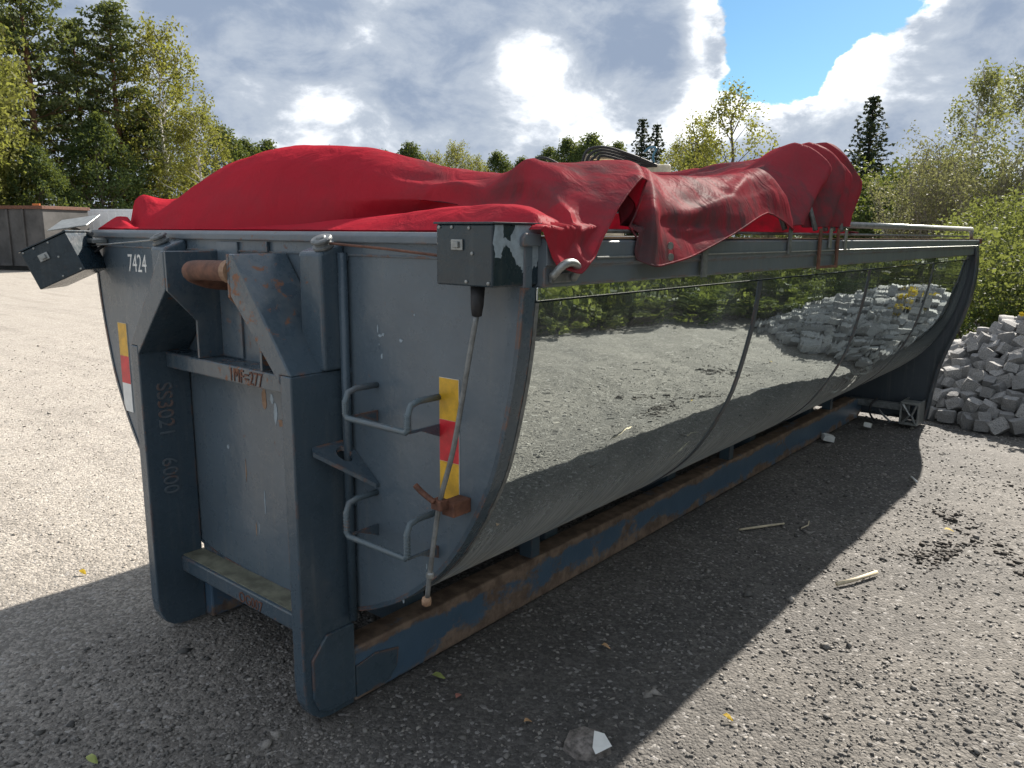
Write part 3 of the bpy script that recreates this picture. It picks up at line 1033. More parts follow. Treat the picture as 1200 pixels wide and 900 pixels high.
# lamp boxes at the top corners
def lamp_box(M, worn):
    bx = MB().box((-0.0975, -0.0975, -0.0775), (0.0975, 0.0975, 0.0775), M).build('lamp_box', BLACK_PAINT, BOX, 0.004)
    MB().box((-0.103, -0.103, 0.0778), (0.103, 0.103, 0.083), M).build('lid', BLACK_PAINT, bx, 0.001)
    lt = MB().box((-0.040, -0.1035, 0.012), (0.000, -0.0978, 0.040), M)
    lt.box((-0.028, -0.110, 0.018), (-0.010, -0.1036, 0.034), M)
    lt.build('latch', GALV, bx, 0.002)
    for px, pz in ((-0.085, 0.07), (-0.04, 0.07), (0.02, 0.068), (0.01, -0.066), (0.085, -0.068), (0.03, 0.005)):
        MB().lathe([(0.005, 0), (0.0045, 0.003), (0.001, 0.004)], M @ Vector((px, -0.0978, pz)), M.to_3x3() @ Vector((0, -1, 0)), 8).build('screw', GALV, bx)
    if worn:
        # bare patch where the paint has flaked off, on the outward face
        r = random.Random(5)
        top = [(-0.09, 0.076), (-0.062, 0.076), (-0.055, 0.045), (-0.03, 0.038), (-0.012, 0.076), (0.0965, 0.076)]
        low = [(0.0965, -0.002), (0.085, -0.004), (0.082, -0.028), (0.062, -0.032), (0.058, -0.05), (0.035, -0.058), (0.022, -0.046), (0.012, -0.030), (-0.008, -0.022), (-0.022, 0.006), (-0.048, 0.026), (-0.06, 0.02), (-0.066, -0.008), (-0.088, -0.004), (-0.094, 0.03)]
        pts = []
        ring = top + low
        for i in range(len(ring)):
            a, b = ring[i], ring[(i + 1) % len(ring)]
            for k in range(4):
                u = k / 4
                j = 0.0 if (i < 5 and a[1] > 0.07 and b[1] > 0.07) else 0.0035
                pts.append((a[0] + (b[0] - a[0]) * u + r.uniform(-j, j), a[1] + (b[1] - a[1]) * u + r.uniform(-j, j)))
        m = MB()
        nn = len(pts)
        m.v = [tuple(M @ Vector((0.0977, y, z))) for y, z in pts] + [tuple(M @ Vector((0.0983, y, z))) for y, z in pts]
        m.f = [tuple(range(nn, 2 * nn))] + [(i, (i + 1) % nn, nn + (i + 1) % nn, nn + i) for i in range(nn)]
        m.build('bare_patch', CHIP, bx)
    return bx


lamp_box(Matrix.Translation((1.1725, 0.1875, 1.583)), True)
Ml = Matrix.Translation((-1.215, 0.055, 1.505)) @ Matrix.Scale(1.12, 4) @ Matrix.Rotation(R(42), 4, 'Z') @ Matrix.Rotation(R(-24), 4, 'Y')
lamp_box(Ml, False)
arm = MB().box((-1.30, 0.14, 1.58), (-1.13, 0.205, 1.60)).build('lamp_bracket', GALV, BOX, 0.003)
MB().box((-0.10, -0.06, -0.003), (0.09, 0.07, 0.003), Matrix.Translation((-1.30, 0.14, 1.668)) @ Matrix.Rotation(R(35), 4, 'Z') @ Matrix.Rotation(R(-8), 4, 'Y') @ Matrix.Rotation(R(22), 4, 'X')).build('bent_plate', GALV, BOX, 0.002)
MB().tube([(-1.32, 0.12, 1.650), (-1.26, 0.15, 1.63), (-1.2, 0.17, 1.62)], 0.01, 8).build('hinge_rod', GALV_D, BOX)
MB().tube(crv([(-1.24, 0.16, 1.60), (-1.22, 0.13, 1.54), (-1.19, 0.15, 1.53), (-1.16, 0.2, 1.57)], 4), 0.007, 8).build('lamp_cable', BLACK, BOX, smooth=True)

# ropes from pulleys to lamp boxes
MB().tube([(0.55, 0.150, 1.604), (0.80, 0.152, 1.592), (1.075, 0.155, 1.574)], 0.0042, 6).build('cable', RUST, BOX)
MB().tube([(-0.55, 0.150, 1.603), (-1.20, 0.16, 1.568)], 0.003, 6).build('cable', GALV, BOX)

# tensioner rod with rubber boot, clamp and knob
MB().lathe([(0.019, 0.0), (0.017, -0.05), (0.013, -0.078), (0.008, -0.08)], (1.185, 0.13, 1.5045), (0.05, 0, 1), 16).build('rubber_boot', BLACK, BOX, smooth=True)
rod = MB().tube(crv([(1.183, 0.13, 1.44), (1.155, 0.125, 1.30), (1.105, 0.12, 1.06), (1.048, 0.12, 0.885), (1.012, 0.12, 0.70), (0.992, 0.12, 0.575)], 4), 0.0075, 10).build('tension_rod', GALV_D, BOX, smooth=True)
MB().lathe([(0.006, -0.016), (0.014, -0.010), (0.015, 0), (0.014, 0.010), (0.006, 0.016)], (0.990, 0.12, 0.568), (0.1, 0, 1), 12).build('rod_knob', RUST_L, rod, smooth=True)
MB().lathe([(0.007, -0.010), (0.012, -0.006), (0.012, 0.006), (0.007, 0.010)], (1.006, 0.12, 0.655), (0.1, 0, 1), 10).build('rod_collar', GALV, rod)
cl = MB().box((1.028, 0.104, 0.868), (1.068, 0.136, 0.898)).box((1.040, 0.136, 0.845), (1.088, 0.2085, 0.888))
cl.tube([(1.045, 0.102, 0.892), (1.005, 0.09, 0.918), (0.985, 0.085, 0.935)], 0.009, 8)
cl.build('clamp', RUST, rod, 0.003)

# side tie-down shackle, hooks on the side rim
sh = MB().tube(crv([(1.305, 0.285, 1.525), (1.33, 0.300, 1.556), (1.335, 0.335, 1.564), (1.33, 0.372, 1.548), (1.305, 0.385, 1.518)], 4), 0.011, 10)
sh.build('shackle', GALV, BOX, smooth=True)
MB().box((1.2925, 0.29, 1.51), (1.302, 0.38, 1.535)).build('shackle_plate', GALV_D, BOX, 0.002)

# guide pipe along the rear of the side rim and slide rail
gp = MB().tube([(1.272, 2.8, 1.697), (1.272, 6.08, 1.708)], 0.017, 12).build('guide_pipe', GALV, BOX, smooth=True)
MB().tube([(1.272, 6.08, 1.708), (1.272, 6.12, 1.631)], 0.015, 10).build('pipe_post', GALV, gp, smooth=True)
MB().tube([(1.268, 0.35, 1.648), (1.268, 6.0, 1.650)], 0.006, 8).build('slide_wire', GALV_D, BOX)
gp = MB().tube([(-1.272, 2.8, 1.697), (-1.272, 6.08, 1.708)], 0.017, 12).build('guide_pipe', GALV, BOX, smooth=True)
MB().tube([(-1.272, 6.08, 1.708), (-1.272, 6.12, 1.631)], 0.015, 10).build('pipe_post', GALV, gp, smooth=True)
MB().tube([(1.3035, 0.5, 1.574), (1.3035, 6.28, 1.574)], 0.003, 6).build('side_cable', GALV, BOX)
MB().box((1.27, 6.3305, 1.59), (1.315, 6.36, 1.632)).build('rim_end', RUST, BOX, 0.004)

# rear underrun bar, lamp guard and hoses
MB().box((0.45, 6.02, 0.13), (0.97, 6.08, 0.19)).build('underrun_bar', GALV_D, BOX, 0.005)
lgd = MB()
for x in (0.905, 1.045):
    lgd.box((x - 0.008, 5.98, 0.022), (x + 0.008, 6.235, 0.22))
lgd.box((0.905, 5.975, 0.20), (1.045, 6.1, 0.222)).box((0.905, 5.975, 0.018), (1.045, 6.1, 0.040))
lg = lgd.build('lamp_guard', GALV, BOX, 0.003)
MB().tube([(0.92, 5.97, 0.20), (0.985, 5.965, 0.11), (0.93, 5.97, 0.04)], 0.012, 8).build('guard_brace', GALV, lg)
MB().tube([(1.03, 5.97, 0.2), (1.0, 5.965, 0.11), (1.03, 5.97, 0.04)], 0.010, 8).build('guard_brace', GALV_D, lg)
MB().tube(crv([(0.70, 6.0, 0.22), (0.66, 5.97, 0.16), (0.66, 5.96, 0.08), (0.70, 5.97, 0.02)], 4), 0.009, 8).build('hose', BLACK, BOX, smooth=True)
MB().tube(crv([(0.72, 6.0, 0.12), (0.78, 5.97, 0.07), (0.84, 5.96, 0.03)], 4), 0.009, 8).build('hose', GALV_D, BOX, smooth=True)

# ------------------------------------------------------------------ the tarpaulin
TARPT = thing('tarpaulin', 'crumpled red tarpaulin pushed back over the top of the container', 'tarpaulin', (0, 1.2, 1.64))


def tarp_rows():
    def mid(y, z, c7=None):
        z0 = z
        row = [(-1.33, y, 1.62), (-1.28, y, 1.78), (-1.08, y, z0 - 0.02), (-.65, y, z0), (-.22, y, z0), (.2, y, z0 - .01), (.5, y, z0 - .02)]
        row.append(c7 or (.82, y, z0 - .02))
        return row
    rows = [
        [(-1.31, .24, 1.625), (-1.25, .228, 1.650), (-1.0, .222, 1.646), (-.6, .22, 1.645), (-.2, .22, 1.645), (.2, .22, 1.645), (.55, .22, 1.645), (.85, .22, 1.645), (1.08, .22, 1.646), (1.27, .24, 1.645), (1.315, .292, 1.56)],
        [(-1.32, .30, 1.62), (-1.21, .29, 1.702), (-1.0, .25, 1.655), (-.6, .235, 1.648), (-.2, .245, 1.649), (.2, .27, 1.660), (.55, .33, 1.690), (.85, .33, 1.712), (1.08, .33, 1.718), (1.25, .29, 1.69), (1.330, .300, 1.555)],
        [(-1.32, .34, 1.62), (-1.21, .34, 1.700), (-1.0, .27, 1.652), (-.6, .25, 1.648), (-.2, .27, 1.650), (.2, .33, 1.668), (.55, .48, 1.702), (.85, .48, 1.724), (1.05, .45, 1.724), (1.24, .35, 1.688), (1.330, .315, 1.550)],
        [(-1.32, .37, 1.61), (-1.24, .37, 1.670), (-1.0, .30, 1.648), (-.6, .27, 1.646), (-.2, .29, 1.647), (.2, .37, 1.655), (.55, .54, 1.680), (.85, .55, 1.700), (1.05, .51, 1.700), (1.255, .40, 1.670), (1.328, .335, 1.545)],
        [(-1.33, .40, 1.61), (-1.21, .38, 1.775), (-1.02, .34, 1.690), (-.6, .31, 1.730), (-.2, .33, 1.750), (.2, .385, 1.750), (.55, .475, 1.748), (.80, .57, 1.735), (1.05, .54, 1.740), (1.265, .42, 1.700), (1.345, .365, 1.536)],
        [(-1.33, .44, 1.61), (-1.20, .42, 1.805), (-1.02, .42, 1.735), (-.65, .42, 1.850), (-.22, .42, 1.900), (.2, .45, 1.875), (.52, .50, 1.815), (.76, .62, 1.780), (1.02, .56, 1.800), (1.23, .48, 1.710), (1.345, .415, 1.570)],
        [(-1.33, .60, 1.61), (-1.25, .56, 1.770), (-1.05, .60, 1.805), (-.65, .60, 1.945), (-.22, .58, 1.985), (.2, .60, 1.950), (.5, .66, 1.880), (.74, .73, 1.835), (.98, .62, 1.858), (1.22, .55, 1.745), (1.335, .480, 1.630)],
        [(-1.33, .95, 1.61), (-1.27, .92, 1.76), (-1.05, .95, 1.86), (-.65, .95, 1.93), (-.22, .95, 1.945), (.2, .92, 1.90), (.5, .90, 1.845), (.78, .85, 1.815), (1.04, .76, 1.848), (1.21, .66, 1.79), (1.32, .58, 1.710)],
        [(-1.33, 1.15, 1.61), (-1.27, 1.15, 1.77), (-1.05, 1.15, 1.87), (-.65, 1.15, 1.91), (-.22, 1.15, 1.915), (.2, 1.12, 1.885), (.5, 1.10, 1.85), (.80, 1.05, 1.850), (1.08, .95, 1.875), (1.21, .85, 1.845), (1.29, .765, 1.800)],
        mid(1.22, 1.885, (.82, 1.13, 1.850)) + [(1.10, 1.0, 1.862), (1.17, .81, 1.735), (1.265, .70, 1.595)],
        mid(1.26, 1.885, (.84, 1.17, 1.850)) + [(1.14, 1.02, 1.856), (1.325, .775, 1.715), (1.345, .730, 1.550)],
        mid(1.32, 1.88, (.86, 1.20, 1.848)) + [(1.15, 1.08, 1.842), (1.315, .88, 1.705), (1.345, .80, 1.545)],
        mid(1.62, 1.87, (.88, 1.50, 1.850)) + [(1.18, 1.34, 1.845), (1.285, 1.14, 1.720), (1.340, 1.01, 1.570)],
        mid(1.90, 1.87, (.90, 1.80, 1.858)) + [(1.18, 1.60, 1.872), (1.295, 1.44, 1.760), (1.338, 1.31, 1.640)],
        mid(2.00, 1.875, (.92, 1.90, 1.868)) + [(1.20, 1.80, 1.900), (1.29, 1.73, 1.815), (1.325, 1.67, 1.730)],
        mid(2.06, 1.875, (.92, 1.95, 1.868)) + [(1.20, 1.84, 1.902), (1.295, 1.90, 1.800), (1.320, 1.955, 1.665)],
        mid(2.25, 1.89, (.84, 2.22, 1.895)) + [(1.06, 2.17, 1.925), (1.19, 2.10, 1.800), (1.27, 2.04, 1.680)],
        mid(2.42, 1.92, (.90, 2.40, 1.970)) + [(1.16, 2.33, 2.050), (1.31, 2.36, 1.940), (1.295, 2.13, 1.690)],
        mid(2.48, 1.92, (.88, 2.46, 1.965)) + [(1.12, 2.41, 2.015), (1.235, 2.43, 1.900), (1.24, 2.30, 1.680)],
        mid(2.56, 1.95, (.92, 2.54, 2.010)) + [(1.17, 2.48, 2.065), (1.312, 2.56, 1.945), (1.295, 2.42, 1.685)],
        mid(2.62, 1.95, (.90, 2.60, 2.010)) + [(1.12, 2.56, 2.040), (1.235, 2.60, 1.900), (1.245, 2.50, 1.685)],
        mid(2.68, 2.00, (.92, 2.66, 2.030)) + [(1.16, 2.60, 2.055), (1.312, 2.68, 1.928), (1.295, 2.58, 1.685)],
        mid(2.74, 1.99, (.90, 2.72, 2.020)) + [(1.12, 2.68, 2.050), (1.225, 2.72, 1.890), (1.245, 2.66, 1.690)],
        mid(2.82, 2.02, (.94, 2.76, 2.070)) + [(1.17, 2.72, 2.100), (1.312, 2.84, 1.920), (1.295, 2.76, 1.690)],
        mid(2.90, 2.00, (.94, 2.86, 2.060)) + [(1.19, 2.84, 2.060), (1.285, 2.90, 1.880), (1.275, 2.84, 1.700)],
        mid(2.93, 1.86, (.94, 2.91, 1.900)) + [(1.18, 2.90, 1.900), (1.24, 2.90, 1.800), (1.24, 2.87, 1.690)],
        [(x, 2.935, 1.655) for x in (-1.28, -1.24, -1.08, -.65, -.22, .2, .5, .82)] + [(1.10, 2.93, 1.655), (1.2, 2.91, 1.655), (1.22, 2.89, 1.655)],
    ]
    return np.array(rows)


def interp_axis(A, k, lin):
    """catmull-rom along axis 0, blended with straight interpolation"""
    n = len(A)
    P = np.concatenate([[2 * A[0] - A[1]], A, [2 * A[-1] - A[-2]]])
    out = []
    for i in range(n - 1):
        p0, p1, p2, p3 = P[i], P[i + 1], P[i + 2], P[i + 3]
        for j in range(k):
            u = j / k
            cr = 0.5 * (2 * p1 + (p2 - p0) * u + (2 * p0 - 5 * p1 + 4 * p2 - p3) * u * u + (3 * p1 - p0 - 3 * p2 + p3) * u ** 3)
            ln = p1 + (p2 - p1) * u
            out.append((1 - lin) * cr + lin * ln)
    out.append(A[-1])
    return np.array(out)


FOLDS = [
    (.022, .030, (1.24, 1.64, 1.865), (1.28, 1.367, 1.76), (1.29, .987, 1.689)),
    (-.030, .040, (1.31, .86, 1.675), (1.30, 1.03, 1.655), (1.30, 1.273, 1.680)),
    (-.020, .022, (1.27, 1.40, 1.80), (1.30, 1.342, 1.690)),
    (.012, .026, (1.17, .80, 1.80), (1.24, .70, 1.72), (1.24, .56, 1.71)),
    (-.012, .030, (1.24, .66, 1.69), (1.27, .52, 1.67)),
    (.012, .022, (1.32, .34, 1.62), (1.335, .378, 1.58), (1.345, .396, 1.543)),
    (-.010, .024, (1.32, .41, 1.64), (1.335, .43, 1.585)),
    (-.015, .024, (1.13, .684, 1.81), (1.20, .62, 1.73)),
    (.012, .020, (1.16, .73, 1.80), (1.22, .66, 1.73)),
    (.014, .022, (1.28, .74, 1.80), (1.30, .60, 1.69), (1.325, .50, 1.60)),
    (.026, .030, (.566, .53, 1.757), (.70, .60, 1.800), (.832, .61, 1.825), (.963, .60, 1.850)),
    (-.030, .045, (.619, .54, 1.725), (.777, .58, 1.750), (.94, .55, 1.765)),
    (-.014, .030, (.429, .50, 1.80), (.64, .60, 1.855)),
    (-.016, .030, (1.10, 2.10, 1.93), (1.20, 2.03, 1.80)),
    (-.020, .028, (1.24, 2.12, 1.72), (1.25, 2.16, 1.76)),
    (.012, .030, (1.02, 2.20, 1.965), (1.18, 2.14, 1.85)),
    (.012, .025, (-.95, .42, 1.70), (-.80, .47, 1.83)),
    (-.012, .035, (-.45, .36, 1.72), (-.42, .46, 1.88)),
    (.008, .030, (-.05, .34, 1.72), (-.08, .45, 1.92)),
    (.010, .018, (-.62, .34, 1.74), (-.50, .50, 1.93)),
    (-.008, .022, (.05, .36, 1.70), (.10, .50, 1.93)),
    (.008, .020, (.40, .42, 1.72), (.36, .52, 1.86)),
    (.012, .020, (-.98, .38, 1.67), (-.70, .36, 1.72)),
    (-.010, .020, (-.78, .33, 1.68), (-.30, .33, 1.69)),
    (-.010, .035, (.28, .42, 1.74), (.22, .47, 1.88)),
    (.010, .020, (.55, 1.30, 1.87), (1.1, 1.15, 1.85)),
    (-.012, .035, (.6, 1.7, 1.89), (1.15, 1.5, 1.86)),
]


def make_tarp():
    G = tarp_rows()
    G = interp_axis(G, 12, 0.5)
    G = interp_axis(G.swapaxes(0, 1), 14, 0.4).swapaxes(0, 1)
    nu, nv, _ = G.shape
    P = G.reshape(-1, 3)
    # normals for a little crumpling
    du = np.gradient(G, axis=0)
    dv = np.gradient(G, axis=1)
    N = np.cross(du, dv).reshape(-1, 3)
    N /= np.linalg.norm(N, axis=1)[:, None] + 1e-9
    amp = 0.008 + 0.010 * np.clip((P[:, 1] - 0.5) / 0.4, 0, 1)
    low = np.clip((P[:, 2] - 1.655) / 0.05, 0.1, 1)
    cr = 0.35 - np.abs(wave(P * np.array([1, 1, .6]), 5.5, 31, 3)) * 1.6           # ridge-like creases
    P = P + N * ((wave(P, 9, 30, 3) * 0.6 + cr) * amp * low)[:, None]
    # individual folds: ridges (+) and valleys (-) along short lines
    for amp_, wid, *pts in FOLDS:
        pts = np.array(pts)
        dmin = np.full(len(P), 9.0)
        for a, b in zip(pts[:-1], pts[1:]):
            ab = b - a
            u = np.clip((P - a) @ ab / (ab @ ab), 0, 1)
            dmin = np.minimum(dmin, np.linalg.norm(P - (a + u[:, None] * ab), axis=1))
        sgn = np.sign(N @ np.array([0.7, -0.5, 0.5]))
        P = P + N * (sgn * amp_ * np.exp(-(dmin / wid) ** 1.4))[:, None]
    # cloth hanging down stays outside the side rim
    right = (P[:, 0] > 1.2) & (P[:, 2] < 1.662)
    P[:, 0] = np.where(right, np.maximum(P[:, 0], 1.309), P[:, 0])
    i = (np.arange(nu - 1)[:, None] * nv + np.arange(nv - 1)[None]).ravel()
    F = np.stack([i, i + 1, i + nv + 1, i + nv], 1)
    o = obj('tarp_sheet', np_mesh('tarp_sheet', P - np.array([0, 1.2, 1.64]), F, TARP, True), TARPT)
    G2 = P.reshape(nu, nv, 3)
    hem = G2[:, -1] - np.array([0, 1.2, 1.64])
    m = MB().tube([tuple(p) for p in hem[::2]], 0.0035, 6)
    m.build('hem_rope', TARP, TARPT, smooth=True)
    return G2


TG = make_tarp()
TO = Vector((0, 1.2, 1.64))
# hoops inside the folds, with flat steel legs on the side rim
for k, (y, top, sy) in enumerate(((1.955, 1.83, 1.93), (2.36, 1.99, 2.34), (2.56, 2.0, 2.5), (2.68, 2.0, 2.62), (2.80, 2.03, 2.76))):
    y1 = (1.955, 2.33, 2.47, 2.58, 2.70)[k]
    mb = MB().tube([Vector(p) - TO for p in ((1.285, y1, 1.665), (1.235, sy, 1.80), (1.05, sy, top - 0.07), (-1.05, sy, top - 0.10), (-1.235, sy, 1.78), (-1.285, y1, 1.665))], 0.012, 8)
    hoop = mb.build('hoop', GALV_D, TARPT, smooth=True)
    zl = (1.565, 1.49, 1.585, 1.49, 1.575)[k]
    m2 = MB()
    m2.box(tuple(Vector((1.306, y1 - 0.016, zl)) - TO), tuple(Vector((1.313, y1 + 0.016, 1.675)) - TO))
    m2.build('hoop_leg', (GALV_D, RUST, GALV, RUST, GALV)[k], hoop, 0.001)
MB().box(tuple(Vector((1.306, 2.33, 1.492)) - TO), tuple(Vector((1.3125, 2.58, 1.504)) - TO)).build('slide_bar', RUST, TARPT, 0.001)
MB().box(tuple(Vector((1.305, 1.145, 1.495)) - TO), tuple(Vector((1.313, 1.185, 1.60)) - TO)).build('strap', GALV_D, TARPT, 0.001)
for p in ((1.346, 0.845, 1.605), (1.352, 0.84, 1.570)):
    MB().lathe([(0.006, 0), (0.012, 0.0), (0.012, 0.004), (0.006, 0.004)], Vector(p) - TO, (1, -0.3, 0), 14).build('eyelet', GALV, TARPT)

# ------------------------------------------------------------------ heap of granite setts
def sett_mesh(seed):
    r = random.Random(seed)
    bm = bmesh.new()
    bmesh.ops.create_cube(bm, size=1.0)
    bmesh.ops.subdivide_edges(bm, edges=bm.edges[:], cuts=2, use_grid_fill=True)
    for v in bm.verts:
        d = v.co.copy()
        big = sorted(abs(c) for c in d)
        if big[1] > 0.45:                                   # knock edges and corners off
            v.co *= 0.955 if big[0] < 0.4 else 0.92
        v.co += Vector((r.uniform(-1, 1), r.uniform(-1, 1), r.uniform(-1, 1))) * 0.032
    me = bpy.data.meshes.new('granite_sett')
    bm.to_mesh(me)
    bm.free()
    me.materials.append(GRANITE)
    return me


def make_pile():
    # rough earth-and-stone core
    xs = np.linspace(MOUND_C[0] - 1.5, MOUND_C[0] + 1.5, 70)
    ys = np.linspace(MOUND_C[1] - 1.6, MOUND_C[1] + 1.6, 60)
    X, Y = np.meshgrid(xs, ys)
    Z = mound(X, Y) - 0.10 + 0.03 * wave(np.stack([X.ravel(), Y.ravel()], 1), 9, 8, 2).reshape(X.shape)
    ny, nx = X.shape
    i = (np.arange(ny - 1)[:, None] * nx + np.arange(nx - 1)[None]).ravel()
    core = obj('stone_heap_core', np_mesh('stone_heap_core', np.stack([X.ravel(), Y.ravel(), Z.ravel()], 1), np.stack([i, i + 1, i + nx + 1, i + nx], 1), EARTH, True))
    core['kind'] = 'stuff'
    protos = [sett_mesh(40 + i) for i in range(8)]
    r = random.Random(3)
    placed = []
    # a row of setts laid along the foot, then the heap itself layer by layer
    spots = []
    for k in range(9):
        x = 1.20 + 0.155 * k + r.uniform(-.012, .012)
        spots.append((x, 6.42 + 0.02 * math.sin(k) + r.uniform(-.03, .03), 0.0, True))
    for k in range(14000):
        x = r.uniform(0.5, 3.1)
        y = 6.25 + 2.6 * r.random() ** 1.15
        h = float(mound(np.array(x), np.array(y)))
        if h <= 0.02 or (x < 1.35 and y < 6.48):
            continue
        spots.append((x, y, h, False))
    cells = []
    n = 0
    for x, y, h, row in spots:
        s = r.uniform(0.095, 0.135)
        z = h - 0.015 + r.uniform(-0.045, 0.045) if not row else 0.058
        ok = True
        for (a, b, c, q) in cells:
            if (a - x) ** 2 + (b - y) ** 2 + (c - z) ** 2 < (0.43 * (q + s)) ** 2:
                ok = False
                break
        if not ok:
            continue
        cells.append((x, y, z, s))
        placed.append((math.hypot(x - CAM.x, y - CAM.y), x, y, max(z, 0.05), s, row))
    placed.sort()
    rest_v, rest_f = [], []
    for n, (d, x, y, z, s, row) in enumerate(placed):
        me = protos[r.randrange(8)]
        if row:
            rot = (r.uniform(-.06, .06), r.uniform(-.06, .06), r.uniform(-.12, .12))
            sc = (0.140, s * 1.1, 0.110)
        else:
            rot = (r.uniform(-.6, .6), r.uniform(-.6, .6), r.uniform(0, 3.14))
            sc = (s * r.uniform(.9, 1.2), s * r.uniform(.9, 1.1), s * r.uniform(.85, 1.05))
        if n < 300:
            o = bpy.data.objects.new('granite_sett', me)
            COL.objects.link(o)
            o.location = (x, y, z)
            o.rotation_euler = rot
            o.scale = sc
            if row:
                tag(o, 'grey granite sett in the row laid along the foot of the heap', 'stone', 'setts laid in a row at the foot of the heap')
            else:
                tag(o, 'rough grey granite sett lying loose in the heap behind the container', 'stone', 'granite setts heaped behind the container')
        else:                                               # those farthest up and behind
            M = Matrix.LocRotScale(Vector((x, y, z)), Quaternion(Vector((0, 0, 1)), rot[2]) @ Quaternion(Vector((1, 0, 0)), rot[0]), Vector(sc))
            b0 = len(rest_v)
            rest_v += [tuple(M @ v.co) for v in me.vertices]
            rest_f += [tuple(b0 + q for q in p.vertices) for p in me.polygons]
    if rest_v:
        o = obj('granite_setts_beyond', np_mesh('granite_setts_beyond', rest_v, rest_f, GRANITE))
        o['kind'] = 'stuff'
    return n


make_pile()


# ------------------------------------------------------------------ vegetation
def quads(C, A, B):
    """leaf rhombi from centres and two half-axes"""
    n = len(C)
    V = np.stack([C - A, C - B * 0.55 + A * 0.1, C + A, C + B * 0.55 + A * 0.1], 1).reshape(-1, 3)
    F = np.arange(4 * n).reshape(n, 4)
    return V, F


def rand_dirs(n, r):
    d = r.normal(size=(n, 3))
    return d / np.linalg.norm(d, axis=1)[:, None]


def leaf_cloud(centers, radii, per, size, r, flat=1.0, droop=0.0):
    """leaves spread round clump centres; radii per clump (k,3)"""
    k = len(centers)
    idx = np.repeat(np.arange(k), per)
    d = rand_dirs(len(idx), r) * (r.random(len(idx)) ** 0.45)[:, None]
    C = centers[idx] + d * radii[idx]
    A = rand_dirs(len(idx), r)
    A[:, 2] = A[:, 2] * flat - droop
    A /= np.linalg.norm(A, axis=1)[:, None]
    B = np.cross(A, rand_dirs(len(idx), r))
    B /= np.linalg.norm(B, axis=1)[:, None] + 1e-9
    s = size * (0.6 + 0.8 * r.random((len(idx), 1)))
    return quads(C, A * s, B * s)


def limb(mb, a, b, r0, r1, r, bend=0.12, n=5, sides=6):
    a, b = Vector([float(q) for q in a]), Vector([float(q) for q in b])
    L = (b - a).length
    off = Vector([float(q) for q in r.normal(size=3)]) * (L * bend)
    pts, rs = [], []
    for i in range(n + 1):
        u = i / n
        p = a.lerp(b, u) + off * math.sin(math.pi * u) * 0.6
        pts.append(p)
        rs.append(r0 + (r1 - r0) * u)
    mb.tube(pts, rs, sides, cap=False)


def proto_decid(name, H, rx, crown0, nclump, per, leaf, mat, bark, seed, droop=0.2, clump=0.16, taper=1.0):
    r = np.random.default_rng(seed)
    cs, rad = [], []
    while len(cs) < nclump:
        u = r.random()
        z = crown0 + (H - crown0) * u
        prof = (math.sin(math.pi * min(1, u * 0.93 + 0.10)) ** 0.7) * (1 - 0.35 * u * taper)
        rr = rx * prof * math.sqrt(r.random() * 0.85 + 0.15)
        a = r.random() * 6.283
        cs.append((rr * math.cos(a) + r.normal() * 0.1, rr * math.sin(a) + r.normal() * 0.1, z))
        q = H * clump * (0.45 + 0.6 * r.random())
        rad.append((q * 0.55, q * 0.55, q * (0.45 + droop)))
    cs, rad = np.array(cs), np.array(rad)
    V, F = leaf_cloud(cs, rad, per, leaf, r, 1.0, droop)
    crown = np_mesh(name + '_crown', V, F, mat)
    mb = MB()
    pts = [(0, 0, -0.1)] + [(r.normal() * 0.05 * H * u * .4, r.normal() * 0.05 * H * u * .4, H * u) for u in (0.2, 0.4, 0.6, 0.8, 0.95)]
    mb.tube(pts, [H * 0.016 * (1 - 0.93 * u) for u in (0, 0.2, 0.4, 0.6, 0.8, 0.98)], 8, cap=False)
    for c in cs[::max(1, nclump // 34)]:
        z0 = max(crown0 * 0.8, c[2] - 0.14 * H - 0.3 * math.hypot(c[0], c[1]))
        u = z0 / H
        i = min(4, int(u * 5))
        base = Vector(pts[min(i, 5)]).lerp(Vector(pts[min(i + 1, 5)]), u * 5 - i)
        limb(mb, (base.x, base.y, z0), c, H * 0.0055 * (1.1 - u), 0.012, r)
    tm = mb.mesh(name + '_trunk')
    tm.materials.append(bark)
    tm.polygons.foreach_set('use_smooth', [True] * len(tm.polygons))
    return tm, crown


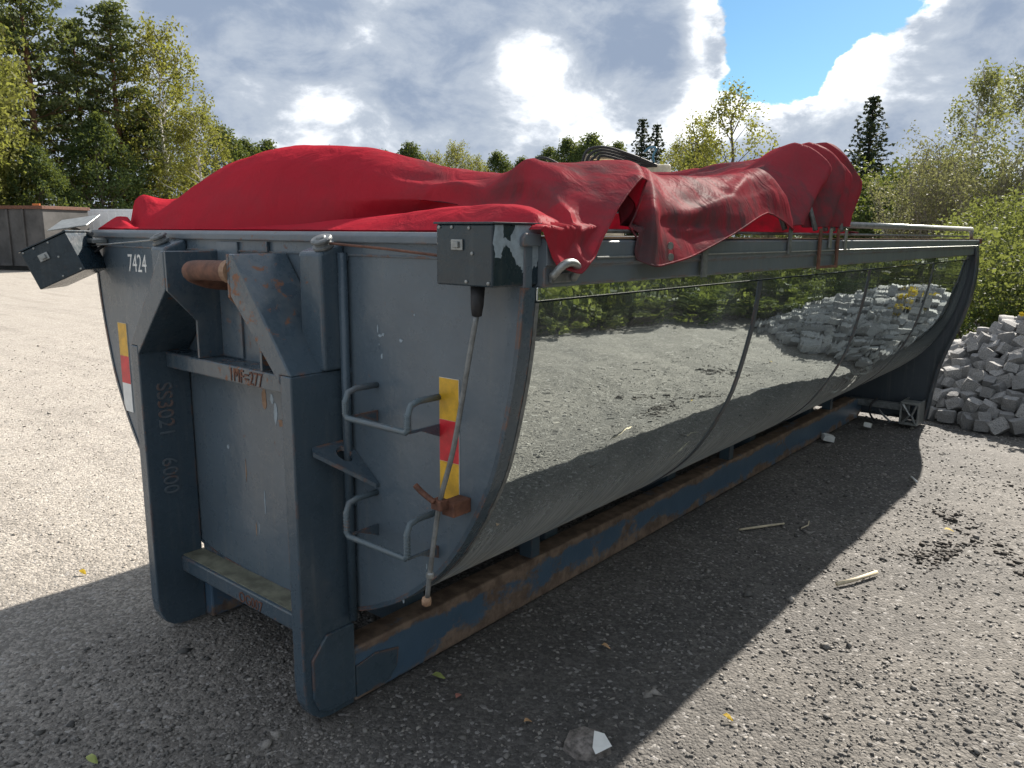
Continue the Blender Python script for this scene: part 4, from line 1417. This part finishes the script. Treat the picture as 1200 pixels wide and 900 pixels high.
def proto_birch(name, H, rx, seed, mat, dens=1.0):
    r = np.random.default_rng(seed)
    V, F = [], []
    cs = []
    n = int(150 * dens)
    strands_c, strands_r = [], []
    for k in range(n):
        u = r.random() ** 0.8
        z = H * (0.26 + 0.72 * u)
        rr = rx * (0.25 + 0.75 * math.sin(math.pi * (0.12 + 0.84 * u)) ** 0.8) * (1 - 0.45 * u) * math.sqrt(0.1 + 0.9 * r.random())
        a = r.random() * 6.283
        c = np.array((rr * math.cos(a), rr * math.sin(a), z))
        cs.append(c)
        L = H * (0.05 + 0.08 * r.random())
        for j in range(4):
            strands_c.append(c + np.array((r.normal() * .25, r.normal() * .25, -L * j / 3)))
            q = H * 0.020 * (1.4 - 0.2 * j)
            strands_r.append((q, q, q * 1.7))
    V, F = leaf_cloud(np.array(strands_c), np.array(strands_r), 16, 0.082 * H / 12, r, 1.0, 0.7)
    crown = np_mesh(name + '_crown', V, F, mat)
    mb = MB()
    pts = [(0, 0, -0.1)] + [(r.normal() * 0.10, r.normal() * 0.10, H * u) for u in (0.2, 0.4, 0.6, 0.8, 0.97)]
    mb.tube(pts, [H * 0.0125 * (1 - 0.93 * u) for u in (0, 0.2, 0.4, 0.6, 0.8, 0.98)], 8, cap=False)
    for c in cs[::3]:
        z0 = max(H * 0.2, c[2] - 0.5 * math.hypot(c[0], c[1]) - 0.3)
        limb(mb, (0, 0, z0), c, H * 0.0035, 0.008, r)
    tm = mb.mesh(name + '_trunk')
    tm.materials.append(BIRCH_BARK)
    return tm, crown


def proto_pine(name, H, rx, seed):
    r = np.random.default_rng(seed)
    cs, rad = [], []
    mb = MB()
    mb.tube([(0, 0, -.1), (0.05, 0, H * .3), (-.05, .06, H * .6), (0.03, 0, H * .85), (0, 0, H * .98)], [H * .016, H * .013, H * .009, H * .005, .02], 8, cap=False)
    z = H * 0.20
    while z < H * 0.98:
        u = (z / H - 0.2) / 0.78
        L = rx * (0.9 * (1 - u) ** 0.7 + 0.16) * (0.75 + 0.5 * r.random())
        nb = 5 if u < .8 else 4
        a0 = r.random() * 6.28
        for k in range(nb):
            a = a0 + 6.283 * k / nb + r.normal() * .3
            l = L * (0.6 + 0.6 * r.random())
            rise = l * (0.05 + 0.5 * u) + r.normal() * .1
            tip = (l * math.cos(a), l * math.sin(a), z + rise)
            limb(mb, (0, 0, z), tip, .035 * (1.2 - u), .01, r, .06, 4, 5)
            for s in np.linspace(0.3, 1.0, 5):
                cs.append((tip[0] * s + r.normal() * .15, tip[1] * s + r.normal() * .15, z + rise * s + .12 + r.normal() * .1))
                q = 0.22 + 0.26 * s
                rad.append((q * (1 + l * .08), q * (1 + l * .08), q * .5))
        z += H * 0.036 * (0.8 + 0.5 * r.random())
    V, F = leaf_cloud(np.array(cs), np.array(rad), 22, 0.105, r, 1.2, -0.25)
    crown = np_mesh(name + '_crown', V, F, L_PINE)
    tm = mb.mesh(name + '_trunk')
    tm.materials.append(PINE_BARK)
    return tm, crown


def proto_spruce(name, H, rx, seed):
    r = np.random.default_rng(seed)
    cs, rad = [], []
    mb = MB()
    mb.tube([(0, 0, -.1), (0, 0, H * .5), (0, 0, H * .99)], [H * .014, H * .008, .012], 8, cap=False)
    z = H * 0.06
    while z < H * 0.985:
        u = z / H
        L = rx * (1 - u) ** 0.82 + 0.10
        nb = max(4, int(9 * (1 - u) + 4))
        a0 = r.random() * 6.28
        for k in range(nb):
            a = a0 + 6.283 * k / nb + r.normal() * .2
            l = L * (0.72 + 0.42 * r.random())
            drop = -l * (0.34 - 0.25 * u)
            m = max(2, int(l / 0.22))
            for s in np.linspace(0.2, 1.0, m):
                zz = z + drop * s + (0.10 * l * max(0, s - .7) / .3)
                cs.append((l * s * math.cos(a), l * s * math.sin(a), zz - 0.05))
                q = 0.10 + 0.08 * (1 - s) + 0.03 * l
                rad.append((q, q, q * .9))
        z += H * (0.034 - 0.014 * u) * (0.85 + 0.3 * r.random())
    V, F = leaf_cloud(np.array(cs), np.array(rad), 9, 0.105, r, 1.0, 0.55)
    crown = np_mesh(name + '_crown', V, F, L_SPRUCE)
    tm = mb.mesh(name + '_trunk')
    tm.materials.append(BARK)
    return tm, crown


def proto_bush(name, H, rx, seed, mat, leaf, nclump=70, per=60, twig=True, barky=None):
    r = np.random.default_rng(seed)
    cs, rad = [], []
    mb = MB()
    for k in range(nclump):
        a = r.random() * 6.283
        rr = rx * math.sqrt(r.random())
        top = H * (1 - 0.55 * (rr / rx) ** 2) * (0.72 + 0.4 * r.random())
        zz = top * (0.12 + 0.88 * r.random() ** 0.6)
        c = (rr * math.cos(a), rr * math.sin(a), zz)
        cs.append(c)
        q = 0.085 * H + 0.12 * r.random() * H * .6
        rad.append((q, q, q))
        if twig and k % 2 == 0:
            limb(mb, (c[0] * .25, c[1] * .25, -0.02), c, .012 + .004 * H, .004, r, .10, 4, 5)
    V, F = leaf_cloud(np.array(cs), np.array(rad), per, leaf, r, 0.8, 0.1)
    crown = np_mesh(name + '_crown', V, F, mat)
    tm = mb.mesh(name + '_stems')
    tm.materials.append(barky or BARK)
    return tm, crown


def proto_bare(name, H, rx, seed):
    """thin twiggy shrub with few leaves"""
    r = np.random.default_rng(seed)
    mb = MB()
    cs, rad = [], []
    for k in range(16):
        a = r.random() * 6.283
        tip = np.array((rx * .9 * math.cos(a) * r.random(), rx * .9 * math.sin(a) * r.random(), H * (0.6 + .4 * r.random())))
        limb(mb, (tip[0] * .15, tip[1] * .15, -.05), tip, .03, .006, r, .08, 6, 5)
        for j in range(16):
            s = 0.25 + 0.75 * r.random()
            b = tip * s
            e = b + np.array((r.normal() * .5, r.normal() * .5, .5 + .5 * r.random())) * H * .10
            limb(mb, b, e, .010, .003, r, .12, 3, 4)
            cs.append(e)
            rad.append((.30, .30, .42))
    V, F = leaf_cloud(np.array(cs), np.array(rad), 22, 0.045, r, 1, 0.3)
    crown = np_mesh(name + '_crown', V, F, L_DRY)
    tm = mb.mesh(name + '_stems')
    tm.materials.append(TWIG)
    return tm, crown


def mat_birch():
    m, t, b = new_mat('birch_bark')
    p = pos(t)
    n = t.noise(t.scaled(p, (2, 2, 9)), 2.0, 5, 0.7)
    t.put(b.inputs['Base Color'], t.mix(t.ramp(n, .55, .62), (0.55, 0.53, 0.49), (0.06, 0.055, 0.05)))
    b.inputs['Roughness'].default_value = 0.8
    return m


BIRCH_BARK = mat_birch()
TWIG = simple('twig_grey', (0.15, 0.13, 0.105), 0.9, 0, 0.3, 10, 0)

P_OAK = proto_decid('alder', 15, 4.6, 1.5, 260, 105, 0.108, L_DECID, BARK, 1, 0.25, 0.13)
P_GREEN = proto_decid('leafy', 11, 4.2, 1.6, 180, 85, 0.112, L_DARK, BARK, 2, 0.1, 0.15)
P_ASPEN = proto_decid('aspen', 10, 3.1, 2.0, 150, 36, 0.080, L_BIRCH, BARK, 5, 0.15, 0.12)
P_BIRCH = proto_birch('birch', 13, 3.4, 3, L_BIRCH, 1.0)
P_BIRCH2 = proto_birch('birch', 9, 2.2, 13, L_PALE, 0.60)
P_PINE = proto_pine('pine', 14, 3.0, 4)
P_SPRUCE = proto_spruce('spruce', 12, 2.2, 6)
P_BUSH = proto_bush('bush', 2.6, 1.7, 7, L_BUSH, 0.036, 110, 110)
P_BUSH2 = proto_bush('bush', 1.5, 1.3, 8, L_DARK, 0.036, 70, 90)
P_BUSHT = proto_bush('thicket', 4.2, 2.6, 9, L_DARK, 0.075, 110, 80)
P_WEED = proto_bush('weed', 0.6, 0.45, 10, L_BUSH, 0.030, 26, 26)
P_BARE = proto_bare('bare', 5.2, 2.3, 12)
P_YEL = proto_bush('yellow', 0.55, 0.22, 14, L_YELLOW, 0.038, 12, 9)


def plant(name, protos, x, y, sc, rot, label, cat, group=None, tn='trunk', z=-0.02, cn='crown', szx=1.0):
    t = thing(name, label, cat, (x, y, z), group)
    t.rotation_euler = (0, 0, rot)
    t.scale = (sc * szx, sc * szx, sc)
    a = bpy.data.objects.new(tn, protos[0])
    b = bpy.data.objects.new(cn, protos[1])
    for q in (a, b):
        COL.objects.link(q)
        q.parent = t
    return t


def polar(az, d):
    return CAM.x + d * math.sin(R(az)), CAM.y + d * math.cos(R(az))


def pl(name, protos, H0, az, d, H, label, group=None, cat='tree', szx=1.0):
    x, y = polar(az, d)
    return plant(name, protos, x, y, H / H0, random.random() * 6.28, label, cat, group, szx=szx)


# left stand beyond the yard (azimuth measured from +y, negative towards -x)
G_L = 'trees standing beyond the dark skip'
pl('alder_tree', P_OAK, 15, -74.2, 43, 13.4, 'tall olive green leafy tree rising directly behind the dark skip', G_L, szx=.95)
pl('alder_tree', P_OAK, 15, -79.0, 45, 13.6, 'broad olive tree on the open side of the dark skip', G_L)
pl('pine_tree', P_PINE, 14, -70.2, 47, 13.8, 'tallest dark pine behind the olive leafy tree', G_L, szx=1.1)
pl('pine_tree', P_PINE, 14, -67.7, 50, 12.4, 'dark pine between the tallest pine and the bushy pine', G_L, szx=1.1)
pl('pine_tree', P_PINE, 14, -65.6, 49, 13.3, 'bushy dark pine beside the yellowing birch', G_L, szx=1.1)
pl('birch_tree', P_BIRCH, 13, -62.9, 48, 12.9, 'tall yellowing birch with white trunk at the end of the stand', G_L, szx=1.0)
pl('birch_tree', P_BIRCH, 13, -61.0, 45, 8.2, 'short bushy yellow-green birch under the tall birch', G_L, szx=1.2)
pl('leafy_tree', P_GREEN, 11, -66.8, 44, 7.0, 'low dark green tree under the pines', G_L)
pl('leafy_tree', P_GREEN, 11, -70.3, 41.5, 5.2, 'low leafy tree leaning over the white container', G_L)
pl('alder_tree', P_OAK, 15, -75.5, 40.5, 8.5, 'low olive tree just over the top of the dark skip', G_L)
pl('pine_tree', P_PINE, 14, -72.3, 50, 13.2, 'dark pine half hidden behind the tall olive leafy tree', G_L, szx=1.1)
pl('alder_tree', P_OAK, 15, -76.4, 46, 12.6, 'olive tree between the tall leafy tree and the broad olive tree', G_L)
pl('leafy_tree', P_GREEN, 11, -63.8, 50, 8.6, 'dark green tree filling the gap behind the birches', G_L)
pl('pine_tree', P_PINE, 14, -82.5, 50, 14.0, 'pine standing apart beyond the broad olive tree', G_L)

# far tree line behind the container
G_F = 'trees of the far wood edge'
far_lab = 'distant green tree in the wood edge behind the red tarpaulin'
for az, d, H, kind in ((-59.5, 88, 12.0, 0), (-58.0, 92, 11.2, 0), (-56.6, 96, 11.6, 0), (-54.6, 95, 10.6, 0), (-52.6, 98, 11.3, 0), (-50.6, 96, 10.4, 0), (-48.8, 90, 10.3, 0), (-47.0, 88, 11.0, 0), (-45.3, 86, 10.4, 2), (-43.7, 84, 11.2, 2), (-42.3, 88, 10.2, 2), (-40.8, 92, 10.6, 0), (-39.0, 90, 9.8, 0), (-37.2, 88, 10.7, 0), (-35.8, 84, 11.2, 0), (-34.2, 82, 11.4, 0), (-32.4, 86, 11.0, 0), (-28.0, 60, 8.6, 2), (-26.6, 56, 7.6, 0)):
    p_, h0, nm = ((P_GREEN, 11, 'leafy_tree'), None, (P_BIRCH, 13, 'birch_tree'))[kind]
    lb_ = far_lab if kind == 0 else ('yellowish distant birch in the wood edge behind the red tarpaulin' if az < -40 else 'rounded olive birch below the sparse airy tree')
    pl(nm, p_, h0, az, d, H, lb_, G_F, szx=1.05)
pl('spruce_tree', P_SPRUCE, 12, -30.7, 70, 11.6, 'dark spruce with the taller of the twin spires behind the tarpaulin', 'spruces', szx=1.15)
pl('spruce_tree', P_SPRUCE, 12, -29.7, 72, 11.4, 'dark spruce with the slightly lower of the twin spires', 'spruces', szx=1.1)
pl('aspen_tree', P_ASPEN, 10, -24.6, 46, 9.7, 'airy sparse-leaved tree rising above the tarpaulin folds', szx=1.15)
pl('aspen_tree', P_ASPEN, 10, -27.0, 48, 8.4, 'smaller airy tree beside the sparse-leaved tree', szx=1.1)
pl('spruce_tree', P_SPRUCE, 12, -16.0, 55, 10.4, 'single tall dark spruce standing alone behind the guide pipe', 'spruces', szx=1.45)
for az, d, H, lab in ((-21.8, 42, 5.2, 'grey thinning shrub beneath the sparse airy tree'), (-19.0, 40, 4.6, 'grey thinning shrub just before the lone spruce'), (-13.7, 33, 5.0, 'grey twiggy shrub close behind the lone spruce'), (-12.3, 30, 5.4, 'grey twiggy shrub with bare upright stems'), (-10.8, 28, 4.8, 'grey twiggy shrub below the drooping birch'), (-8.4, 26, 4.6, 'grey twiggy shrub overgrown by green bushes')):
    x, y = polar(az, d)
    plant('bare_shrub', P_BARE, x, y, H / 5.2, random.random() * 6.28, lab, 'shrub', 'twiggy shrubs at the yard edge', tn='stems')
for az, d, H, lab in ((-14.8, 42, 5.8, 'dense dark thicket behind the grey twiggy shrubs'), (-12.0, 44, 6.6, 'dense dark thicket between spruce and drooping birch'), (-9.5, 36, 5.4, 'dense dark thicket under the drooping birch'), (-17.5, 48, 5.2, 'dense dark thicket at the foot of the lone spruce'), (-24.0, 56, 5.6, 'dense dark thicket under the airy tree')):
    x, y = polar(az, d)
    plant('thicket', P_BUSHT, x, y, H / 4.2, random.random() * 6.28, lab, 'bush', 'thickets at the yard edge', tn='stems')
pl('birch_tree', P_BIRCH2, 9, -9.9, 38, 8.6, 'thin drooping birch standing behind the sett heap', 'birches at the yard edge', szx=1.1)
pl('birch_tree', P_BIRCH2, 9, -7.2, 32, 7.6, 'yellowing birch beside the thin drooping birch', 'birches at the yard edge', szx=1.1)
pl('birch_tree', P_BIRCH, 13, -4.0, 34, 10.5, 'large birch beyond the sett heap', 'birches at the yard edge')

# green bushes behind and beside the heap (they also show in the polished side)
blab = 'leafy green bush growing round the sett heap'
for x, y, sc in ((1.3, 13.4, 1.0), (2.3, 11.4, 1.0), (0.4, 16.5, 1.0), (3.9, 10.4, 1.0), (5.0, 8.4, .95), (6.0, 6.4, 1.0), (3.6, 13.6, 1.2), (5.6, 11.4, 1.2), (7.2, 9.2, 1.25), (6.9, 4.6, .9), (-0.6, 19.0, 1.0), (7.4, 13.0, 1.3), (5.2, 15.0, 1.3), (8.6, 6.4, 1.2), (3.0, 16.8, 1.2)):
    plant('leafy_bush', P_BUSH, x, y, sc, random.random() * 6.28, blab, 'bush', 'leafy bushes round the sett heap', tn='stems', cn='foliage')
for x, y, sc in ((1.55, 10.4, .7), (0.6, 11.6, .8), (3.0, 9.3, .75), (3.9, 7.7, .8), (4.4, 6.2, .75), (4.9, 5.0, .8), (5.6, 3.6, .8), (6.4, 2.0, .9), (4.0, 9.4, .9), (5.2, 7.2, .9), (3.7, 11.6, .9), (4.6, 8.4, .9), (5.6, 5.6, 1.0), (3.4, 8.4, .6)):
    plant('low_bush', P_BUSH2, x, y, sc, random.random() * 6.28, 'low dark green bush at the edge of the gravel', 'bush', 'low bushes at the edge of the gravel', tn='stems', cn='foliage')
wr = random.Random(9)
weeds = [(1.75, 9.4, .9, 0.0), (2.05, 7.35, .45, .55)]
for k in range(46):
    u = k / 45
    weeds.append((3.0 + 1.0 * wr.random() + 1.3 * (1 - u), 3.9 + 5.4 * u + wr.uniform(-.5, .5), wr.uniform(.6, 1.15), 0.0))
for x, y, sc, z in weeds:
    plant('weed', P_WEED, x, y, sc, random.random() * 6.28, 'small leafy weed growing out of the gravel or heap', 'plant', 'weeds round the heap', tn='stems', cn='leaves', z=z - .02)
for x, y, sc, z in ((1.72, 7.25, .8, 0.62), (1.74, 7.05, .5, 0.52), (1.9, 7.6, 0.45, 0.72)):
    plant('yellow_weed', P_YEL, x, y, sc, random.random() * 6.28, 'yellow autumn weed sprouting from the sett heap', 'plant', 'yellow weeds on the heap', tn='stems', z=z, cn='leaves')
G_R = 'trees beside the yard'
for k, (x, y, H, kind) in enumerate(((10.5, 13, 9, 0), (12, 18, 11, 0), (9.0, 22, 10, 1), (13, 8, 9.5, 0), (11.5, 3, 9, 0), (6.5, 24, 9, 1), (15, 26, 12, 0), (4.0, 27, 9, 0), (18, 14, 12, 0), (13, -3, 10, 0))):
    p_, h0, nm = ((P_GREEN, 11, 'leafy_tree'), (P_BIRCH, 13, 'birch_tree'))[kind]
    plant(nm, p_, x, y, H / h0, random.random() * 6.28, ('dark green leafy tree beside the yard' if kind == 0 else 'birch among the leafy trees beside the yard'), 'tree', G_R)


# grass verge under the left stand: real blades as one mass
def grass(name, x0, x1, y0, y1, n, h, label_kind='stuff'):
    r = np.random.default_rng(77)
    x = x0 + (x1 - x0) * r.random(n)
    y = y0 + (y1 - y0) * r.random(n)
    a = r.random(n) * 6.28
    hh = h * (0.5 + r.random(n))
    w = 0.05
    lx, ly = r.normal(size=n) * .12, r.normal(size=n) * .12
    V = np.stack([np.stack([x - w * np.cos(a), y - w * np.sin(a), np.zeros(n) - .02], 1), np.stack([x + w * np.cos(a), y + w * np.sin(a), np.zeros(n) - .02], 1), np.stack([x + lx, y + ly, hh], 1)], 1).reshape(-1, 3)
    o = obj(name, np_mesh(name, V, np.arange(3 * n).reshape(n, 3), L_BUSH))
    o['kind'] = 'stuff'


grass('grass_verge', -75, -30, 13.5, 30, 26000, 0.4)

# ------------------------------------------------------------------ far things on the left
SKIP_G = simple('skip_grey', (0.075, 0.072, 0.070), 0.6, 0.1, 0.35, 1.6, 0.2, 6)
sx_, sy_ = polar(-69.0, 37.0)
SK = thing('steel_skip', 'old dark grey hook-lift skip with rusty top rail, parked below the trees', 'skip', (sx_ - 2.4, sy_ - 0.6, 0))
SKM = Matrix.Rotation(R(24), 4, 'Z')


def skb(name, a, b, m, bev=0.01, par=None):
    return MB().box(a, b, SKM).build(name, m, par or SK, bev)


skb('side_wall', (-2.3, -1.15, 0.18), (2.0, -1.10, 2.45), SKIP_G)
skb('side_wall', (-2.3, 1.10, 0.18), (2.0, 1.15, 2.45), SKIP_G)
skb('end_wall', (2.0, -1.15, 0.18), (2.06, 1.15, 2.45), SKIP_G)
skb('end_wall', (-2.36, -1.15, 0.18), (-2.3, 1.15, 2.45), SKIP_G)
skb('floor_plate', (-2.3, -1.1, 0.18), (2.0, 1.1, 0.25), SKIP_G)
for a, b in (((-2.42, -1.22, 2.45), (2.12, -1.08, 2.58)), ((-2.42, 1.08, 2.45), (2.12, 1.22, 2.58)), ((1.98, -1.08, 2.45), (2.12, 1.08, 2.58)), ((-2.42, -1.08, 2.45), (-2.28, 1.08, 2.58))):
    skb('top_rail', a, b, RUST)
for x in (-2.1, -1.3, -0.5, 0.3, 1.1):
    skb('side_rib', (x - .05, -1.22, 0.2), (x + .05, -1.152, 2.44), SKIP_G)
for y in (-0.5, 0.5):
    skb('skid_rail', (-2.3, y - .05, 0.0), (2.3, y + .05, 0.178), SKIP_G)
    skb('hook_post', (2.065, y - .05, 0.0), (2.25, y + .05, 1.25), SKIP_G)
    MB().prism([(y - .05, 1.25), (y + .05, 1.25), (y * .35 + .05, 1.65), (y * .35 - .05, 1.65)], 0, 2.07, 2.24).build('hook_arm', SKIP_G, SK).data.transform(SKM)
skb('hook_bar', (2.12, -0.2, 1.56), (2.2, 0.2, 1.64), RUST)
MB().box((1.6, -1.16, 2.585), (1.95, -1.10, 2.66), SKM).build('orange_marker', simple('orange', (0.55, 0.15, 0.03), .5), SK)

WCON = simple('white_container', (0.80, 0.82, 0.84), 0.5, 0, 0.08, 2)
wx, wy = polar(-66.9, 41.0)
WC = thing('white_container', 'white corrugated steel shipping container behind the dark skip', 'container', (wx, wy, 0))
WM = Matrix.Rotation(R(24), 4, 'Z')
mb = MB()
for face, sgn in ((-1.2, -1), (1.2, 1)):
    for k in range(30):
        x = -3 + 0.2 * k
        d = 0.035 if k % 2 else 0.0
        MB().box((x, face - .02 + sgn * d, 0.2), (x + 0.198, face + .02 + sgn * d, 2.45), WM).build('corrugation', WCON, WC)
MB().box((-3.05, -1.23, 2.452), (3.05, 1.23, 2.55), WM).build('roof', WCON, WC, .01)
MB().box((-3.05, -1.23, 0.02), (3.05, 1.23, 0.198), WM).build('base_frame', WCON, WC, .01)
MB().box((3.002, -1.2, 0.2), (3.05, 1.2, 2.45), WM).build('end_wall', WCON, WC, .01)
MB().box((-3.05, -1.2, 0.2), (-3.002, 1.2, 2.45), WM).build('end_wall', WCON, WC, .01)

# machine parked behind the container: cream boom with hoses
lx, ly = polar(-33.0, 11.2)
LC = thing('loader_crane', 'cream loader crane with black hydraulic hoses behind the tarpaulin', 'crane', (lx, ly, 0))
DL = Matrix.Rotation(R(32), 4, 'Z')
MB().box((-1.2, -.5, 0), (1.2, .5, .35), DL).build('base_frame', GALV_D, LC, .02)
MB().box((-.25, -.22, .352), (.25, .22, 2.30), DL).build('column', CREAM, LC, .03)
MB().box((-1.05, -.12, 2.30), (0.85, .12, 2.58), DL).build('boom', CREAM, LC, .03)
MB().box((0.30, -.10, 2.582), (0.40, .10, 2.70), DL).build('boom_lug', CREAM, LC, .01)
MB().box((-0.32, -.10, 2.582), (-0.24, .10, 2.72), DL).build('boom_lug', CREAM, LC, .01)
MB().box((-0.24, -.06, 2.655), (0.30, .06, 2.70), DL).build('boom_strut', CREAM, LC, .01)
for k in range(4):
    o = 0.045 * k
    h = MB().tube(crv([(-0.36 + o, -.15, 2.56), (-0.28 + o, -.16 + o * .3, 2.76 - o), (-0.05, -.17 + o * .4, 2.80 - o * .8), (0.30 + o, -.18 + o * .4, 2.70 - o), (0.66, -.15 + o * .3, 2.56)], 6), 0.019, 8)
    h.v = [tuple(DL @ Vector(p)) for p in h.v]
    h.build('hose', BLACK, LC, smooth=True)
h = MB().tube(crv([(-1.02, -.1, 2.58), (-.98, -.14, 2.66), (-.84, -.15, 2.66), (-.66, -.14, 2.58)], 5), 0.018, 8)
h.v = [tuple(DL @ Vector(p)) for p in h.v]
h.build('hose', BLACK, LC, smooth=True)
h = MB().tube(crv([(0.62, -.15, 2.60), (.60, -.17, 2.68), (.64, -.18, 2.78), (.56, -.1, 2.80), (0.48, -.1, 2.74)], 5), 0.014, 8)
h.v = [tuple(DL @ Vector(p)) for p in h.v]
h.build('blue_hose', simple('blue_hose', (0.05, 0.16, 0.24), .4), LC, smooth=True)

gx, gy = polar(-28.5, 11.0)
GC = thing('grey_cabinet', 'pale grey louvred cabinet beside the cream crane boom', 'cabinet', (gx, gy, 0))
for x in (-.19, .19):
    for y in (-.12, .12):
        MB().box((x - .02, y - .02, 0), (x + .02, y + .02, 2.24), DL).build('leg', GALV_D, GC)
MB().box((-.22, -.14, 2.242), (.22, .14, 2.46), DL).build('housing', simple('pale_grey', (.42, .44, .45), .5), GC, .006)
for k in range(4):
    MB().box((-.17, -.150, 2.265 + .046 * k), (.17, -.1402, 2.290 + .046 * k), DL).build('louvre', GALV, GC, .002)


# ------------------------------------------------------------------ litter on the ground
def stick(pts, r, mat, name, label, group=None):
    a = Vector(pts[0])
    t = MB().tube([Vector(p) - a for p in pts], r, 8).build(name, mat, None, smooth=True)
    t.location = a
    tag(t, label, 'stick', group)


stick([(1.530, 2.297, 0.011), (1.585, 2.42, 0.010), (1.637, 2.563, 0.012)], [.0095, .009, .010], WOOD, 'stick', 'pale stripped stick lying in the sun beside the shadow edge')
stick([(0.878, 2.67, 0.006), (0.955, 2.80, 0.006), (1.035, 2.93, 0.007)], [.006, .007, .005], WOOD, 'stick', 'pale thin stick lying in the shadow of the container')
stick([(1.135, 2.93, 0.004), (1.15, 3.0, 0.006), (1.13, 3.07, 0.005)], .0035, WOOD, 'twig', 'tiny pale twig in the shadow beside the thin stick')
stick([(1.43, 4.30, 0.006), (1.37, 4.40, 0.007)], .007, WHITE, 'wood_sliver', 'white wood sliver near the round end of the shadow')


def flat_leaf(x, y, rot, L, mat, label, group):
    pts = [(0, 0), (.25, .22), (.55, .26), (.85, .12), (1, 0), (.85, -.12), (.55, -.26), (.25, -.22)]
    m = MB()
    n = len(pts)
    m.v = [(0.5 * L, 0, .012)] + [((px) * L, py * L, .004 + .010 * abs(py) + .006 * math.sin(px * 5)) for px, py in pts]
    m.f = [(0, 1 + i, 1 + (i + 1) % n) for i in range(n)]
    o = m.build('fallen_leaf', mat, None, smooth=True)
    o.location = (x, y, 0.001)
    o.rotation_euler = (0.1, 0.1, rot)
    tag(o, label, 'leaf', group)


LEAF_G = simple('leaf_pale_green', (0.30, 0.34, 0.10), .6)
LEAF_O = simple('leaf_tan', (0.45, 0.27, 0.13), .6)
LEAF_P = simple('leaf_pink', (0.40, 0.17, 0.13), .6)
for x, y, rot, L, m, lab in ((0.615, 0.50, 0.6, .055, LEAF_G, 'pale green fallen leaf by the skid rail'), (0.12, -0.535, 0.3, .05, LEAF_G, 'bright green fallen leaf on the dark gravel before the posts'), (0.79, 0.45, 1.9, .045, LEAF_P, 'reddish fallen leaf near the skid rail'), (1.06, 0.50, 1.2, .035, LEAF_O, 'tan fallen leaf beside the flat broken stone'), (0.98, 1.10, 0.4, .04, LEAF_O, 'tan fallen leaf in the container shadow'), (1.56, 0.98, 0.1, .04, L_YELLOW, 'yellow fallen leaf on the sunlit gravel'), (1.76, 3.45, .6, .06, L_YELLOW, 'yellow fallen leaf near the churned ruts'), (2.02, 5.3, .4, .07, L_YELLOW, 'yellow leaf in front of the sett heap'), (-1.35, 0.03, .2, .05, L_YELLOW, 'yellow fallen leaf at the shadow edge on the pale yard')):
    flat_leaf(x, y, rot, L, m, lab, None)

# broken flat stone in the foreground
m = MB()
top = [(-.075, -.01, .030), (-.05, .045, .036), (0, .06, .040), (.035, .03, .046), (.06, .02, .034), (.075, -.025, .022), (.02, -.055, .020), (-.04, -.05, .022)]
n = len(top)
m.v = [(x * 1.06, y * 1.06, -.004) for x, y, z in top] + top + [(-.01, .0, .042)]
m.f = [(i, (i + 1) % n, n + (i + 1) % n, n + i) for i in range(n)] + [(n + i, n + (i + 1) % n, 2 * n) for i in range(n)]
sh_ = m.build('broken_stone', simple('slate_stone', (.17, .15, .135), .7, 0, .6, 40), None, .003)
sh_.location = (1.295, 0.535, -.004)
sh_.rotation_euler = (0, 0, .75)
tag(sh_, 'flat broken dark stone with a pale chipped edge at the shadow border', 'stone')
m = MB()
m.v = [(.028, .022, .0475), (.062, .022, .036), (.079, -.025, .0225), (.02, -.060, .0205), (.012, -.045, .034)]
m.f = [(0, 4, 3, 2, 1)]
m.build('pale_chip', WHITE, sh_)
for k, (x, y, s) in enumerate(((0.60, 5.02, .07), (0.72, 5.7, .06))):
    o = obj('pale_rubble', sett_mesh(90 + k))
    o.data.materials.clear()
    o.data.materials.append(WHITE)
    o.location = (x, y, .03)
    o.scale = (s * 1.3, s, s * .7)
    o.rotation_euler = (.1, .2, .7 + k)
    tag(o, ('pale lump of rubble beside the skid rail near its rear end', 'pale lump of rubble under the rear underrun bar')[k], 'rubble')

# ------------------------------------------------------------------ render settings
S.cycles.max_bounces = 6
S.cycles.diffuse_bounces = 3
S.cycles.transparent_max_bounces = 8
S.cycles.use_denoising = True
